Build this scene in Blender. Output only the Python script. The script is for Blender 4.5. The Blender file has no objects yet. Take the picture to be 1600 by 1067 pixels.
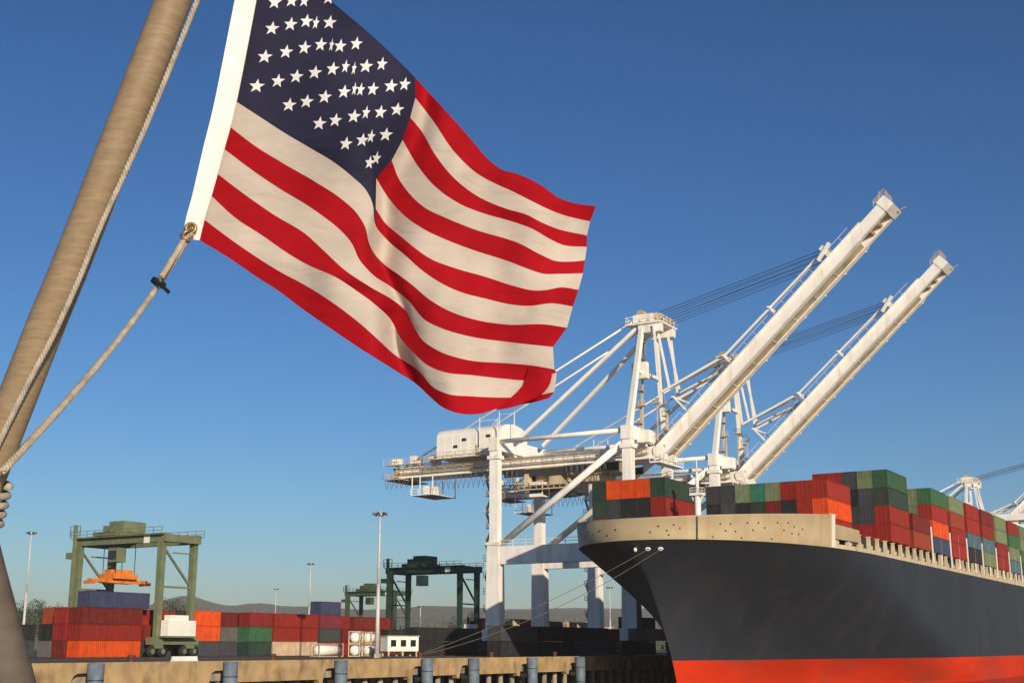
import bpy, math, random
import numpy as np
from mathutils import Vector, Matrix
R = math.radians
SC = bpy.context.scene
COL = SC.collection

# ------------------------------------------------------------------ camera, sky, sun, exposure
CAM_H = 6.3
FPX = 2000.0
PITCH = math.atan((1010 - 533.5) / FPX)
cam_d = bpy.data.cameras.new('camera')
cam_d.sensor_width = 36.0
cam_d.lens = 36.0 * FPX / 1600.0
cam_d.clip_start = 0.05
cam_d.clip_end = 30000
cam = bpy.data.objects.new('camera', cam_d)
COL.objects.link(cam)
cam.location = (0, 0, CAM_H)
cam.rotation_euler = (math.pi / 2 + PITCH, 0, 0)
SC.camera = cam

SUN_EL = R(14.5)
SUN_AZ = Vector((0.36, -0.93, 0)).normalized()          # horizontal direction towards the sun
to_sun = Vector((SUN_AZ.x * math.cos(SUN_EL), SUN_AZ.y * math.cos(SUN_EL), math.sin(SUN_EL)))
world = bpy.data.worlds.new('World')
SC.world = world
world.use_nodes = True
wn = world.node_tree
for nd in list(wn.nodes):
    wn.nodes.remove(nd)
w_out = wn.nodes.new('ShaderNodeOutputWorld')
w_bg = wn.nodes.new('ShaderNodeBackground')
w_sky = wn.nodes.new('ShaderNodeTexSky')
w_sky.sky_type = 'NISHITA'
w_sky.sun_disc = False
w_sky.sun_elevation = SUN_EL
w_sky.sun_rotation = math.atan2(SUN_AZ.x, SUN_AZ.y)
w_sky.altitude = 0
w_sky.air_density = 1.0
w_sky.dust_density = 0.4
w_sky.ozone_density = 4.8
w_bg.inputs['Strength'].default_value = 0.060
w_hs = wn.nodes.new('ShaderNodeGamma')
w_hs.inputs['Gamma'].default_value = 1.24
wn.links.new(w_sky.outputs['Color'], w_hs.inputs['Color'])
w_sat = wn.nodes.new('ShaderNodeHueSaturation')
w_sat.inputs['Saturation'].default_value = 1.06
wn.links.new(w_hs.outputs['Color'], w_sat.inputs['Color'])
wn.links.new(w_sat.outputs['Color'], w_bg.inputs['Color'])
wn.links.new(w_bg.outputs['Background'], w_out.inputs['Surface'])

sun_d = bpy.data.lights.new('sun', 'SUN')
sun_d.energy = 4.4
sun_d.angle = R(0.55)
sun_d.color = (1.0, 0.84, 0.64)
sun = bpy.data.objects.new('sun', sun_d)
COL.objects.link(sun)
sun.location = (40, -60, 60)
sun.rotation_euler = (-to_sun).to_track_quat('-Z', 'Y').to_euler()

vs = SC.view_settings
vs.view_transform = 'Standard'
vs.look = 'None'
vs.exposure = 0.1
vs.gamma = 1.0
vs.use_curve_mapping = False
SC.cycles.use_denoising = True
SC.cycles.max_bounces = 6
SC.cycles.diffuse_bounces = 3
SC.cycles.glossy_bounces = 3
SC.cycles.transmission_bounces = 3
SC.cycles.volume_bounces = 0

# ------------------------------------------------------------------ the quay frame: x = p (towards the water), y = q (along the quay)
ANG = R(31)
UQ = Vector((math.sin(ANG), math.cos(ANG), 0))
NP = Vector((math.cos(ANG), -math.sin(ANG), 0))
OQ = Vector((20.5, 224.0, 0))
ZQ = 4.75
def W(p, q, z=0.0):
    return OQ + NP * p + UQ * q + Vector((0, 0, z))
_c, _s = math.cos(PITCH), math.sin(PITCH)
def near_point(x, y, d):
    """a point of the boat's own rigging, d metres ahead of the camera"""
    a = (x - 800.0) / FPX
    b = (533.5 - y) / FPX
    return Vector((a * d, (_c - b * _s) * d, CAM_H + (_s + b * _c) * d))

# ------------------------------------------------------------------ mesh helpers
class MB:
    def __init__(self):
        self.v = []; self.f = []; self.m = []
    def add(self, vs_, fs, mi=0):
        o = len(self.v)
        self.v.extend([tuple(p) for p in vs_])
        for f in fs:
            self.f.append(tuple(i + o for i in f)); self.m.append(mi)
        return self
    def box(self, c, s, mi=0, rz=0.0):
        hx, hy, hz = s[0] / 2, s[1] / 2, s[2] / 2
        cs, sn = math.cos(rz), math.sin(rz)
        P = []
        for dz in (-hz, hz):
            for dx, dy in ((-hx, -hy), (hx, -hy), (hx, hy), (-hx, hy)):
                P.append((c[0] + dx * cs - dy * sn, c[1] + dx * sn + dy * cs, c[2] + dz))
        return self.add(P, [(3, 2, 1, 0), (4, 5, 6, 7), (0, 1, 5, 4), (1, 2, 6, 5), (2, 3, 7, 6), (3, 0, 4, 7)], mi)
    def bx(self, x0, x1, y0, y1, z0, z1, mi=0):
        return self.box(((x0 + x1) / 2, (y0 + y1) / 2, (z0 + z1) / 2), (abs(x1 - x0), abs(y1 - y0), abs(z1 - z0)), mi)
    def frame(self, a, b, up=(0, 0, 1)):
        a = Vector(a); b = Vector(b)
        d = (b - a).normalized()
        up = Vector(up)
        if abs(d.dot(up)) > 0.995:
            up = Vector((0, 1, 0))
        s = d.cross(up).normalized()
        t = s.cross(d).normalized()
        return a, b, d, s, t
    def beam(self, a, b, w, h, up=(0, 0, 1), mi=0, w2=None, h2=None):
        a, b, d, s, t = self.frame(a, b, up)
        w2 = w if w2 is None else w2; h2 = h if h2 is None else h2
        P = []
        for o, ww, hh in ((a, w, h), (b, w2, h2)):
            for i, j in ((-1, -1), (1, -1), (1, 1), (-1, 1)):
                P.append(o + s * (i * ww / 2) + t * (j * hh / 2))
        return self.add(P, [(0, 1, 2, 3), (7, 6, 5, 4), (4, 5, 1, 0), (5, 6, 2, 1), (6, 7, 3, 2), (7, 4, 0, 3)], mi)
    def tube(self, a, b, r, r2=None, n=8, cap=True, mi=0):
        a, b, d, s, t = self.frame(a, b)
        r2 = r if r2 is None else r2
        P = []
        for o, rr in ((a, r), (b, r2)):
            for i in range(n):
                an = 2 * math.pi * i / n
                P.append(o + s * (rr * math.cos(an)) + t * (rr * math.sin(an)))
        F = [(i, (i + 1) % n, n + (i + 1) % n, n + i) for i in range(n)]
        if cap:
            F.append(tuple(range(n))[::-1]); F.append(tuple(range(n, 2 * n)))
        return self.add(P, F, mi)
    def path(self, pts, r, n=8, cap=True, mi=0):
        pts = [Vector(p) for p in pts]
        rr = r if isinstance(r, (list, tuple)) else [r] * len(pts)
        P = []
        ref = None
        for i, p in enumerate(pts):
            d = (pts[min(i + 1, len(pts) - 1)] - pts[max(i - 1, 0)]).normalized()
            if ref is None:
                ref = Vector((0, 0, 1)) if abs(d.z) < 0.9 else Vector((1, 0, 0))
            s = d.cross(ref).normalized()
            t = s.cross(d).normalized()
            ref = t
            for k in range(n):
                an = 2 * math.pi * k / n
                P.append(p + s * (rr[i] * math.cos(an)) + t * (rr[i] * math.sin(an)))
        F = []
        for i in range(len(pts) - 1):
            for k in range(n):
                F.append((i * n + k, i * n + (k + 1) % n, (i + 1) * n + (k + 1) % n, (i + 1) * n + k))
        if cap:
            F.append(tuple(range(n))[::-1])
            F.append(tuple(range((len(pts) - 1) * n, len(pts) * n)))
        return self.add(P, F, mi)
    def grid(self, rows, mi=0, flip=False):
        nr, nc = len(rows), len(rows[0])
        P = [p for r in rows for p in r]
        F = []
        for i in range(nr - 1):
            for j in range(nc - 1):
                q = (i * nc + j, i * nc + j + 1, (i + 1) * nc + j + 1, (i + 1) * nc + j)
                F.append(q[::-1] if flip else q)
        return self.add(P, F, mi)
    def rail(self, pts, h=1.1, step=2.0, r=0.045):
        """hand rail: posts, top and middle bar"""
        pts = [Vector(p) for p in pts]
        for a, b in zip(pts[:-1], pts[1:]):
            for z in (h, h * 0.5):
                self.beam(a + Vector((0, 0, z)), b + Vector((0, 0, z)), r * 2, r * 2)
            L = (b - a).length
            k = max(1, int(L / step))
            for i in range(k + 1):
                p = a.lerp(b, i / k)
                self.beam(p, p + Vector((0, 0, h)), r * 2, r * 2)
        return self
    def mesh(self, name, mats, smooth=False):
        me = bpy.data.meshes.new(name)
        me.from_pydata(self.v, [], self.f)
        for m in (mats if isinstance(mats, (list, tuple)) else [mats]):
            me.materials.append(m)
        if any(self.m):
            me.polygons.foreach_set('material_index', self.m)
        if smooth:
            me.polygons.foreach_set('use_smooth', [True] * len(me.polygons))
        me.update()
        return me
    def build(self, name, mats, parent=None, smooth=False, loc=None, rz=None):
        return link(name, self.mesh(name, mats, smooth), parent, loc, rz)

def link(name, data, parent=None, loc=None, rz=None):
    o = bpy.data.objects.new(name, data)
    COL.objects.link(o)
    if parent is not None:
        o.parent = parent
    if loc is not None:
        o.location = loc
    if rz is not None:
        o.rotation_euler = (0, 0, rz)
    return o
def tag(o, label=None, cat=None, group=None, kind=None):
    if label: o['label'] = label
    if cat: o['category'] = cat
    if group: o['group'] = group
    if kind: o['kind'] = kind
    return o
def thing(name, label, cat, loc=(0, 0, 0), rz=0.0, group=None):
    return tag(link(name, None, None, loc, rz), label, cat, group)
def copy_tree(o, parent=None):
    c = o.copy()
    COL.objects.link(c)
    c.parent = parent
    for ch in [x for x in o.children]:
        copy_tree(ch, c)
    return c
RZ = -ANG

# ------------------------------------------------------------------ materials
def mat(name, col, rough=0.6, metal=0.0, var=0.15, scale=1.0, stretch=(1, 1, 1), bump=0.0, bscale=20.0,
        stain=None, stain_amt=0.0, stain_scale=0.5, stain_stretch=(1, 1, 0.15), objcol=False, spec=0.4, tint=0.0):
    m = bpy.data.materials.new(name)
    m.use_nodes = True
    nt = m.node_tree
    N = nt.nodes; L = nt.links
    b = N['Principled BSDF']
    b.inputs['Roughness'].default_value = rough
    b.inputs['Metallic'].default_value = metal
    b.inputs['Specular IOR Level'].default_value = spec
    tc = N.new('ShaderNodeTexCoord')
    oi = N.new('ShaderNodeObjectInfo')
    off = N.new('ShaderNodeVectorMath'); off.operation = 'ADD'
    mul = N.new('ShaderNodeVectorMath'); mul.operation = 'SCALE'
    L.new(oi.outputs['Location'], mul.inputs[0]); mul.inputs['Scale'].default_value = 0.731
    L.new(tc.outputs['Object'], off.inputs[0]); L.new(mul.outputs[0], off.inputs[1])
    def noise(sc, st, det=5.0):
        mp = N.new('ShaderNodeMapping')
        mp.inputs['Scale'].default_value = st
        L.new(off.outputs[0], mp.inputs['Vector'])
        no = N.new('ShaderNodeTexNoise')
        no.inputs['Scale'].default_value = sc
        no.inputs['Detail'].default_value = det
        L.new(mp.outputs['Vector'], no.inputs['Vector'])
        return no
    n1 = noise(scale, stretch)
    mr = N.new('ShaderNodeMapRange')
    mr.inputs['From Min'].default_value = 0.3; mr.inputs['From Max'].default_value = 0.7
    mr.inputs['To Min'].default_value = 1 - var; mr.inputs['To Max'].default_value = 1 + var
    L.new(n1.outputs['Fac'], mr.inputs['Value'])
    mx = N.new('ShaderNodeMix'); mx.data_type = 'RGBA'; mx.blend_type = 'MULTIPLY'
    mx.inputs[0].default_value = 1.0
    if objcol:
        L.new(oi.outputs['Color'], mx.inputs[6])
    else:
        mx.inputs[6].default_value = (*col, 1)
    L.new(mr.outputs['Result'], mx.inputs[7])
    last = mx.outputs[2]
    if stain is not None:
        n2 = noise(stain_scale, stain_stretch, 8.0)
        cr = N.new('ShaderNodeMapRange')
        cr.inputs['From Min'].default_value = 0.5; cr.inputs['From Max'].default_value = 0.72
        cr.inputs['To Min'].default_value = 0.0; cr.inputs['To Max'].default_value = stain_amt
        L.new(n2.outputs['Fac'], cr.inputs['Value'])
        m2 = N.new('ShaderNodeMix'); m2.data_type = 'RGBA'
        L.new(cr.outputs['Result'], m2.inputs[0])
        L.new(last, m2.inputs[6])
        m2.inputs[7].default_value = (*stain, 1)
        last = m2.outputs[2]
    L.new(last, b.inputs['Base Color'])
    if bump > 0:
        n3 = noise(bscale, stretch, 6.0)
        bp = N.new('ShaderNodeBump')
        bp.inputs['Strength'].default_value = bump
        L.new(n3.outputs['Fac'], bp.inputs['Height'])
        L.new(bp.outputs['Normal'], b.inputs['Normal'])
    return m

M = {}
M['cream'] = mat('cream_crane_paint', (0.90, 0.88, 0.83), 0.5, var=0.06, scale=0.35, stain=(0.50, 0.36, 0.20), stain_amt=0.4, stain_scale=0.9)
M['white'] = mat('white_paint', (0.86, 0.84, 0.78), 0.5, var=0.05, scale=0.5, stain=(0.5, 0.42, 0.3), stain_amt=0.25)
M['tan'] = mat('dull_tan_paint', (0.60, 0.48, 0.31), 0.6, var=0.2, scale=0.6, stain=(0.16, 0.10, 0.06), stain_amt=0.6)
M['darkmetal'] = mat('dark_steel', (0.05, 0.05, 0.052), 0.55, 0.3, var=0.3, scale=2)
M['cable'] = mat('steel_cable', (0.06, 0.065, 0.08), 0.6, 0.2, var=0.1)
M['glass'] = mat('dark_glass', (0.02, 0.025, 0.03), 0.08, var=0.05, spec=0.6)
M['galv'] = mat('galvanised_steel', (0.55, 0.55, 0.52), 0.45, 0.5, var=0.12, scale=3)
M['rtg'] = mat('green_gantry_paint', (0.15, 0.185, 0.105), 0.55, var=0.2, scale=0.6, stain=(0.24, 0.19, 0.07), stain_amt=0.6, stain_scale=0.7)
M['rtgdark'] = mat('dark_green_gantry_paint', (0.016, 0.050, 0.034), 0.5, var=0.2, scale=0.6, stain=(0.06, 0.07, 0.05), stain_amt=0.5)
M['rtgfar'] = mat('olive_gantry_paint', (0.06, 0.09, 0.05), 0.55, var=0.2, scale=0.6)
M['orange'] = mat('orange_spreader_paint', (0.75, 0.22, 0.03), 0.5, var=0.2, scale=1.5, stain=(0.2, 0.08, 0.03), stain_amt=0.5)
M['box'] = mat('container_paint', (0.5, 0.5, 0.5), 0.65, spec=0.2, var=0.17, scale=0.9, objcol=True, stain=(0.12, 0.05, 0.03), stain_amt=0.28, stain_scale=1.1, stain_stretch=(1, 1, 0.25))
M['rod'] = mat('container_door_gear', (0.5, 0.5, 0.5), 0.5, 0.0, var=0.1, objcol=True)
M['hull'] = mat('charcoal_hull_paint', (0.027, 0.031, 0.041), 0.56, var=0.12, scale=0.12, stain=(0.05, 0.05, 0.056), stain_amt=0.5, stain_scale=0.25, stain_stretch=(1, 1, 0.12), bump=0.012, bscale=0.8)
def add_plates(m):
    nt = m.node_tree; N = nt.nodes; L = nt.links
    b = N['Principled BSDF']
    tc = N.new('ShaderNodeTexCoord'); sp = N.new('ShaderNodeSeparateXYZ'); cb = N.new('ShaderNodeCombineXYZ')
    L.new(tc.outputs['Object'], sp.inputs[0]); L.new(sp.outputs['Y'], cb.inputs['X']); L.new(sp.outputs['Z'], cb.inputs['Y'])
    br = N.new('ShaderNodeTexBrick')
    br.inputs['Scale'].default_value = 1.0; br.inputs['Brick Width'].default_value = 10.0; br.inputs['Row Height'].default_value = 2.6
    br.inputs['Mortar Size'].default_value = 0.035; br.inputs['Mortar Smooth'].default_value = 0.6
    L.new(cb.outputs[0], br.inputs['Vector'])
    no = N.new('ShaderNodeTexNoise'); no.inputs['Scale'].default_value = 0.45; no.inputs['Detail'].default_value = 2
    L.new(tc.outputs['Object'], no.inputs['Vector'])
    ma = N.new('ShaderNodeMath'); ma.operation = 'MULTIPLY_ADD'; ma.inputs[1].default_value = 0.35
    L.new(br.outputs['Fac'], ma.inputs[0]); L.new(no.outputs['Fac'], ma.inputs[2])
    bp = N.new('ShaderNodeBump'); bp.inputs['Strength'].default_value = 0.25; bp.inputs['Distance'].default_value = 0.04
    L.new(ma.outputs[0], bp.inputs['Height']); L.new(bp.outputs[0], b.inputs['Normal'])
add_plates(M['hull'])
M['boot'] = mat('red_antifouling_paint', (0.60, 0.034, 0.006), 0.7, spec=0.1, var=0.2, scale=0.15, stretch=(1, 0.25, 1), stain=(0.30, 0.05, 0.03), stain_amt=0.6, stain_scale=0.25, stain_stretch=(1, 0.15, 1))
M['bulwark'] = mat('beige_bulwark_paint', (0.43, 0.34, 0.20), 0.6, var=0.12, scale=0.3, stain=(0.36, 0.22, 0.10), stain_amt=0.5, stain_scale=0.6)
M['edge'] = mat('pale_deck_edge_paint', (0.60, 0.50, 0.34), 0.6, var=0.12, scale=0.8, stain=(0.30, 0.19, 0.10), stain_amt=0.5, stain_scale=1.5)
M['shipdeck'] = mat('ship_deck_paint', (0.16, 0.06, 0.04), 0.7, var=0.2, scale=0.4)
M['concrete'] = mat('weathered_quay_concrete', (0.43, 0.295, 0.145), 0.85, var=0.25, scale=0.5, bump=0.25, bscale=3.0, stain=(0.16, 0.10, 0.05), stain_amt=0.75, stain_scale=0.7, stain_stretch=(1, 1, 0.5))
M['pile'] = mat('concrete_pile', (0.33, 0.29, 0.23), 0.9, var=0.25, scale=1.2, stain=(0.04, 0.045, 0.03), stain_amt=0.8, stain_scale=1.0)
M['asphalt'] = mat('quay_asphalt', (0.085, 0.078, 0.07), 0.9, var=0.3, scale=0.12, bump=0.1, bscale=4)
M['land'] = mat('flat_land', (0.10, 0.10, 0.055), 0.95, var=0.35, scale=0.02)
M['fender'] = mat('blue_grey_fender', (0.14, 0.19, 0.24), 0.6, var=0.25, scale=1.2, stain=(0.05, 0.05, 0.05), stain_amt=0.6)
M['rubber'] = mat('black_rubber', (0.018, 0.018, 0.018), 0.8, var=0.2)
M['rust'] = mat('rusty_iron', (0.14, 0.055, 0.025), 0.8, 0.2, var=0.35, scale=4)
M['hill'] = mat('hill_scrub', (0.075, 0.078, 0.046), 1.0, var=0.45, scale=0.006, bump=0.0, stain=(0.13, 0.105, 0.06), stain_amt=0.6, stain_scale=0.004, stain_stretch=(1, 1, 1))
M['house_wall'] = mat('pale_house_wall', (0.62, 0.56, 0.48), 0.8, var=0.2, scale=0.05)
M['house_roof'] = mat('brown_house_roof', (0.22, 0.12, 0.08), 0.85, var=0.3, scale=0.05)
M['scrub'] = mat('dry_scrub', (0.085, 0.085, 0.045), 0.9, var=0.4, scale=0.02)
M['leaf'] = mat('dark_leaves', (0.045, 0.070, 0.028), 0.7, var=0.45, scale=0.8)
M['bark'] = mat('bark', (0.10, 0.07, 0.045), 0.9, var=0.3, scale=3)
M['pole'] = mat('tarnished_brown_pole', (0.27, 0.195, 0.115), 0.5, 0.0, var=0.15, scale=34, stretch=(1, 1, 6), bump=0.06, bscale=60, stain=(0.40, 0.32, 0.22), stain_amt=0.35, stain_scale=14.0, stain_stretch=(1, 1, 9), spec=0.3)
M['post'] = mat('shade_toned_post', (0.115, 0.092, 0.072), 0.7, 0.0, var=0.2, scale=14, stretch=(1, 1, 2), bump=0.08, bscale=50, spec=0.2)  # grey-brown darkened to carry the shade on the lower flagpole tube
M['rope'] = mat('worn_rope', (0.40, 0.345, 0.265), 0.95, var=0.3, scale=40, bump=0.35, bscale=160)
M['rope_pale'] = mat('pale_halyard_rope', (0.42, 0.37, 0.30), 0.95, var=0.25, scale=50, bump=0.3, bscale=200)
M['mooring'] = mat('dull_mooring_rope', (0.15, 0.125, 0.09), 0.95, var=0.2)
M['mastgrey'] = mat('weathered_mast_paint', (0.58, 0.57, 0.53), 0.6, var=0.15, scale=1.0)
M['lens'] = mat('lamp_glass', (0.25, 0.26, 0.27), 0.2, var=0.05)
M['tie'] = mat('black_nylon', (0.012, 0.012, 0.012), 0.4, var=0.1)
M['brass'] = mat('dull_brass', (0.30, 0.22, 0.10), 0.45, 0.7, var=0.25, scale=60)
M['canvas'] = mat('white_canvas_header', (0.86, 0.84, 0.79), 0.85, var=0.05, scale=30, bump=0.15, bscale=400)

def cloth(name, col, transl, var=0.10):
    m = mat(name, col, 0.8, var=var, scale=7, stretch=(1, 1, 1), spec=0.1)
    nt = m.node_tree; N = nt.nodes; L = nt.links
    b = N['Principled BSDF']; out = N['Material Output']
    src = b.inputs['Base Color'].links[0].from_socket
    tr = N.new('ShaderNodeBsdfTranslucent')
    L.new(src, tr.inputs['Color'])
    mx = N.new('ShaderNodeMixShader'); mx.inputs[0].default_value = transl
    L.new(b.outputs[0], mx.inputs[1]); L.new(tr.outputs[0], mx.inputs[2])
    L.new(mx.outputs[0], out.inputs['Surface'])
    tc = N.new('ShaderNodeTexCoord')
    mp = N.new('ShaderNodeMapping'); mp.inputs['Rotation'].default_value = (0, R(-38), 0); mp.inputs['Scale'].default_value = (1.0, 1, 2.6)
    L.new(tc.outputs['Object'], mp.inputs['Vector'])
    no = N.new('ShaderNodeTexNoise'); no.inputs['Scale'].default_value = 8.0; no.inputs['Detail'].default_value = 2; no.inputs['Distortion'].default_value = 0.4
    L.new(mp.outputs[0], no.inputs['Vector'])
    n2 = N.new('ShaderNodeTexNoise'); n2.inputs['Scale'].default_value = 500
    L.new(tc.outputs['Object'], n2.inputs['Vector'])
    ad = N.new('ShaderNodeMath'); ad.operation = 'MULTIPLY_ADD'; ad.inputs[1].default_value = 0.05
    L.new(n2.outputs['Fac'], ad.inputs[0]); L.new(no.outputs['Fac'], ad.inputs[2])
    bp = N.new('ShaderNodeBump'); bp.inputs['Strength'].default_value = 0.32; bp.inputs['Distance'].default_value = 0.022
    L.new(ad.outputs[0], bp.inputs['Height'])
    L.new(bp.outputs[0], b.inputs['Normal']); L.new(bp.outputs[0], tr.inputs['Normal'])
    return m
M['flag_red'] = cloth('red_flag_cloth', (0.45, 0.009, 0.017), 0.3)
M['flag_white'] = cloth('white_flag_cloth', (0.68, 0.60, 0.52), 0.3)
M['flag_blue'] = cloth('navy_flag_cloth', (0.030, 0.030, 0.062), 0.15)
M['flag_star'] = cloth('white_star_cloth', (0.80, 0.79, 0.80), 0.1)

# water
def water_mat():
    m = bpy.data.materials.new('harbour_water'); m.use_nodes = True
    nt = m.node_tree; N = nt.nodes; L = nt.links
    b = N['Principled BSDF']
    b.inputs['Base Color'].default_value = (0.012, 0.022, 0.022, 1)
    b.inputs['Roughness'].default_value = 0.12
    b.inputs['IOR'].default_value = 1.33
    tc = N.new('ShaderNodeTexCoord')
    no = N.new('ShaderNodeTexNoise'); no.inputs['Scale'].default_value = 0.7; no.inputs['Detail'].default_value = 6
    L.new(tc.outputs['Object'], no.inputs['Vector'])
    bp = N.new('ShaderNodeBump'); bp.inputs['Strength'].default_value = 0.6; bp.inputs['Distance'].default_value = 0.25
    L.new(no.outputs['Fac'], bp.inputs['Height']); L.new(bp.outputs[0], b.inputs['Normal'])
    return m
M['water'] = water_mat()

# ------------------------------------------------------------------ ground, water, hills
mb = MB(); mb.add([(-4700, -500, 0), (4700, -500, 0), (4700, 5600, 0), (-4700, 5600, 0)], [(0, 1, 2, 3)])
tag(mb.build('water', M['water']), kind='structure')

mb = MB()
e0, e1 = W(2.4, -420, ZQ - 0.3), W(2.4, 900, ZQ - 0.3)
mb.add([e0, W(2.4, 6000, ZQ - 0.3), (4600, 5500, ZQ - 0.3), (-4600, 5500, ZQ - 0.3), (-4600, e0.y, ZQ - 0.3)], [(0, 1, 2, 3, 4)])
tag(mb.build('ground', M['land']), kind='structure')

# quay: paved slab, cap beam in segments, piles
quay = tag(link('quay', None, None, W(0, 0, 0), RZ), kind='structure')
mb = MB(); mb.bx(-330, 2.2, -330, 420, ZQ - 0.7, ZQ)
mb.build('paving', M['asphalt'], quay)
mb = MB(); mb.bx(-14, 2.0, -330, 420, 2.9, ZQ - 0.72)
mb.build('deck_slab', M['pile'], quay)
FQ = [-154.5, -137.0, -119.3, -101.8, -83.8, -66.6, -55.8, -40.4, -26.0, -8.0, 10.0]
BEAM_Z0 = 2.75
edges = [-330.0] + FQ + [420.0]
for a, b in zip(edges[:-1], edges[1:]):
    k = max(1, int(round((b - a) / 18.0)))
    for i in range(k):
        y0 = a + (b - a) * i / k + 0.02; y1 = a + (b - a) * (i + 1) / k - 0.02
        m2 = MB()
        # profile along q: haunch, then a rounded notch beside the fender at the right end
        prof = [(y0, 3.9), (y0 + 0.75, 3.9), (y0 + 0.85, BEAM_Z0), (y1 - 3.1, BEAM_Z0), (y1 - 2.8, BEAM_Z0 - 0.4), (y1 - 2.3, BEAM_Z0 - 0.45), (y1 - 2.15, BEAM_Z0 + 0.1),
                (y1 - 2.05, BEAM_Z0 + 0.6), (y1 - 1.8, BEAM_Z0 + 1.0), (y1 - 1.4, 3.95), (y1, 3.98), (y1, ZQ + 0.16), (y0, ZQ + 0.16)]
        n_ = len(prof)
        P = [(2.25, y, z) for y, z in prof] + [(3.0, y, z) for y, z in prof]
        F = [tuple(range(n_))[::-1], tuple(range(n_, 2 * n_))] + [(j, (j + 1) % n_, n_ + (j + 1) % n_, n_ + j) for j in range(n_)]
        m2.add(P, F)
        m2.build('edge_beam', M['concrete'], quay)
pile_me = None
for row, pp in enumerate((1.4, -3.0, -8.0)):
    y = -160.0 + row * 1.1
    while y < 30:
        if pile_me is None:
            m2 = MB(); m2.tube((0, 0, -3), (0, 0, 2.95), 0.36, n=10); pile_me = m2.mesh('pile', M['pile'], True)
        link('pile', pile_me, quay, (pp, y, 0))
        y += 3.1
# crane rails
for pp in (0.0, -27.5):
    m2 = MB(); m2.bx(pp - 0.08, pp + 0.08, -200, 400, ZQ + 0.004, ZQ + 0.09)
    m2.build('crane_rail', M['rust'], quay)

# fenders (blue-grey, hung on the quay face)
def fender_mesh():
    m2 = MB()
    m2.tube((0, 0, -0.4), (0, 0, ZQ - 0.25), 0.72, n=14)
    return m2
fe = None
for i, q in enumerate(FQ[1:9]):
    f = thing('fender', 'blue grey tube fender on the quay face, %s' % (
        ['out of view past the flagpole base', 'nearest one, below the green gantry crane', 'second from left, below the orange pair',
         'third from left, left of the light mast', 'fourth, at the foot of the mooring lines', 'fifth, right of the mooring lines',
         'below the near white crane leg', 'rightmost, beside the ship bow'][i]), 'fender', W(3.75, q, 0), RZ, 'fenders along the quay')
    m2 = MB(); m2.tube((0, 0, -0.6), (0, 0, ZQ + 0.08), 0.74, n=16)
    m2.build('rubber_tube', M['fender'], f, True)
    for z in (0.8, 2.4):
        m2 = MB(); m2.bx(-1.6, -0.3, -0.4, 0.4, z - 0.25, z + 0.25); m2.build('bracket', M['darkmetal'], f)
    for z in (1.2, 3.3):
        m2 = MB(); m2.tube((0, 0, z), (0, 0, z + 0.1), 0.765, n=16); m2.build('band', M['darkmetal'], f, True)

# bollards on the edge
def bollard(q, label):
    b = thing('bollard', label, 'bollard', W(1.6, q, ZQ), RZ, 'bollards along the quay edge')
    m2 = MB()
    pr = [(0.45, 0), (0.42, 0.08), (0.27, 0.14), (0.24, 0.5), (0.36, 0.62), (0.4, 0.72), (0.3, 0.82), (0.0, 0.84)]
    rows = []
    for r, z in pr:
        rows.append([(r * math.cos(2 * math.pi * k / 14), r * math.sin(2 * math.pi * k / 14), z) for k in range(15)])
    m2.grid(rows)
    m2.build('post', M['rust'], b, True)
    m2 = MB(); m2.box((0, 0, 0.03), (1.1, 1.1, 0.05)); m2.build('base_plate', M['rust'], b)
for q, l in ((-113.2, 'rusty brown bollard on the quay edge, left one below the container stack'), (-93, 'rusty bollard on the quay edge below the green container'),
             (-65.2, 'rusty bollard holding the mooring lines of the ship'), (-48, 'rusty bollard on the quay edge below the near white crane'),
             (-30, 'rusty bollard on the quay edge, nearest to the ship bow')):
    bollard(q, l)
bar = MB()
prof = [(-0.3, 0), (0.3, 0), (0.3, 0.12), (0.14, 0.3), (0.1, 0.62), (-0.1, 0.62), (-0.14, 0.3), (-0.3, 0.12)]
P = [(x, -1.7, z) for x, z in prof] + [(x, 1.7, z) for x, z in prof]
bar.add(P, [tuple(range(8)), tuple(range(8, 16))[::-1]] + [(j, 8 + j, 8 + (j + 1) % 8, (j + 1) % 8) for j in range(8)])
tag(bar.build('concrete_barrier', M['white'], None, False, W(0.6, -105.2, ZQ + 0.002), RZ), 'low white concrete barrier on the quay edge below the green gantry crane', 'barrier')

# hills
rnd = random.Random(4)
ph = [(rnd.uniform(0, 6.28), rnd.uniform(0, 6.28)) for _ in range(14)]
def hill_z(x, y):
    px = 800 + 2050 * x / max(y, 1)
    crest = 57 + 17 * math.exp(-((px - 285) / 45) ** 2) + 5 * math.exp(-((px - 400) / 25) ** 2) + 7 * math.exp(-((px - 90) / 60) ** 2) - 6 * math.exp(-((px - 590) / 70) ** 2)
    h = crest * 4200 / 2050
    n = 0
    for i, (a, b) in enumerate(ph):
        k = 0.0011 * 1.42 ** i
        n += math.sin(x * k + a) * math.cos(y * k * 0.9 + b) / (1.35 ** i)
    t = min(max((y - 1300) / 2900.0, 0), 1)
    return ZQ - 0.4 + h * (t ** 1.35) * (1 + 0.10 * n * t) + n * 3.5 * t
mb = MB()
rows = []
for j in range(46):
    y = 1250 + 3600 * (j / 45) ** 1.2
    rows.append([(x, y, hill_z(x, y) if j > 0 else 2.0) for x in [y * (-0.75 + 1.6 * i / 190) for i in range(191)]])
mb.grid(rows)
tag(mb.build('hills', M['hill'], None, True), kind='structure')
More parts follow.
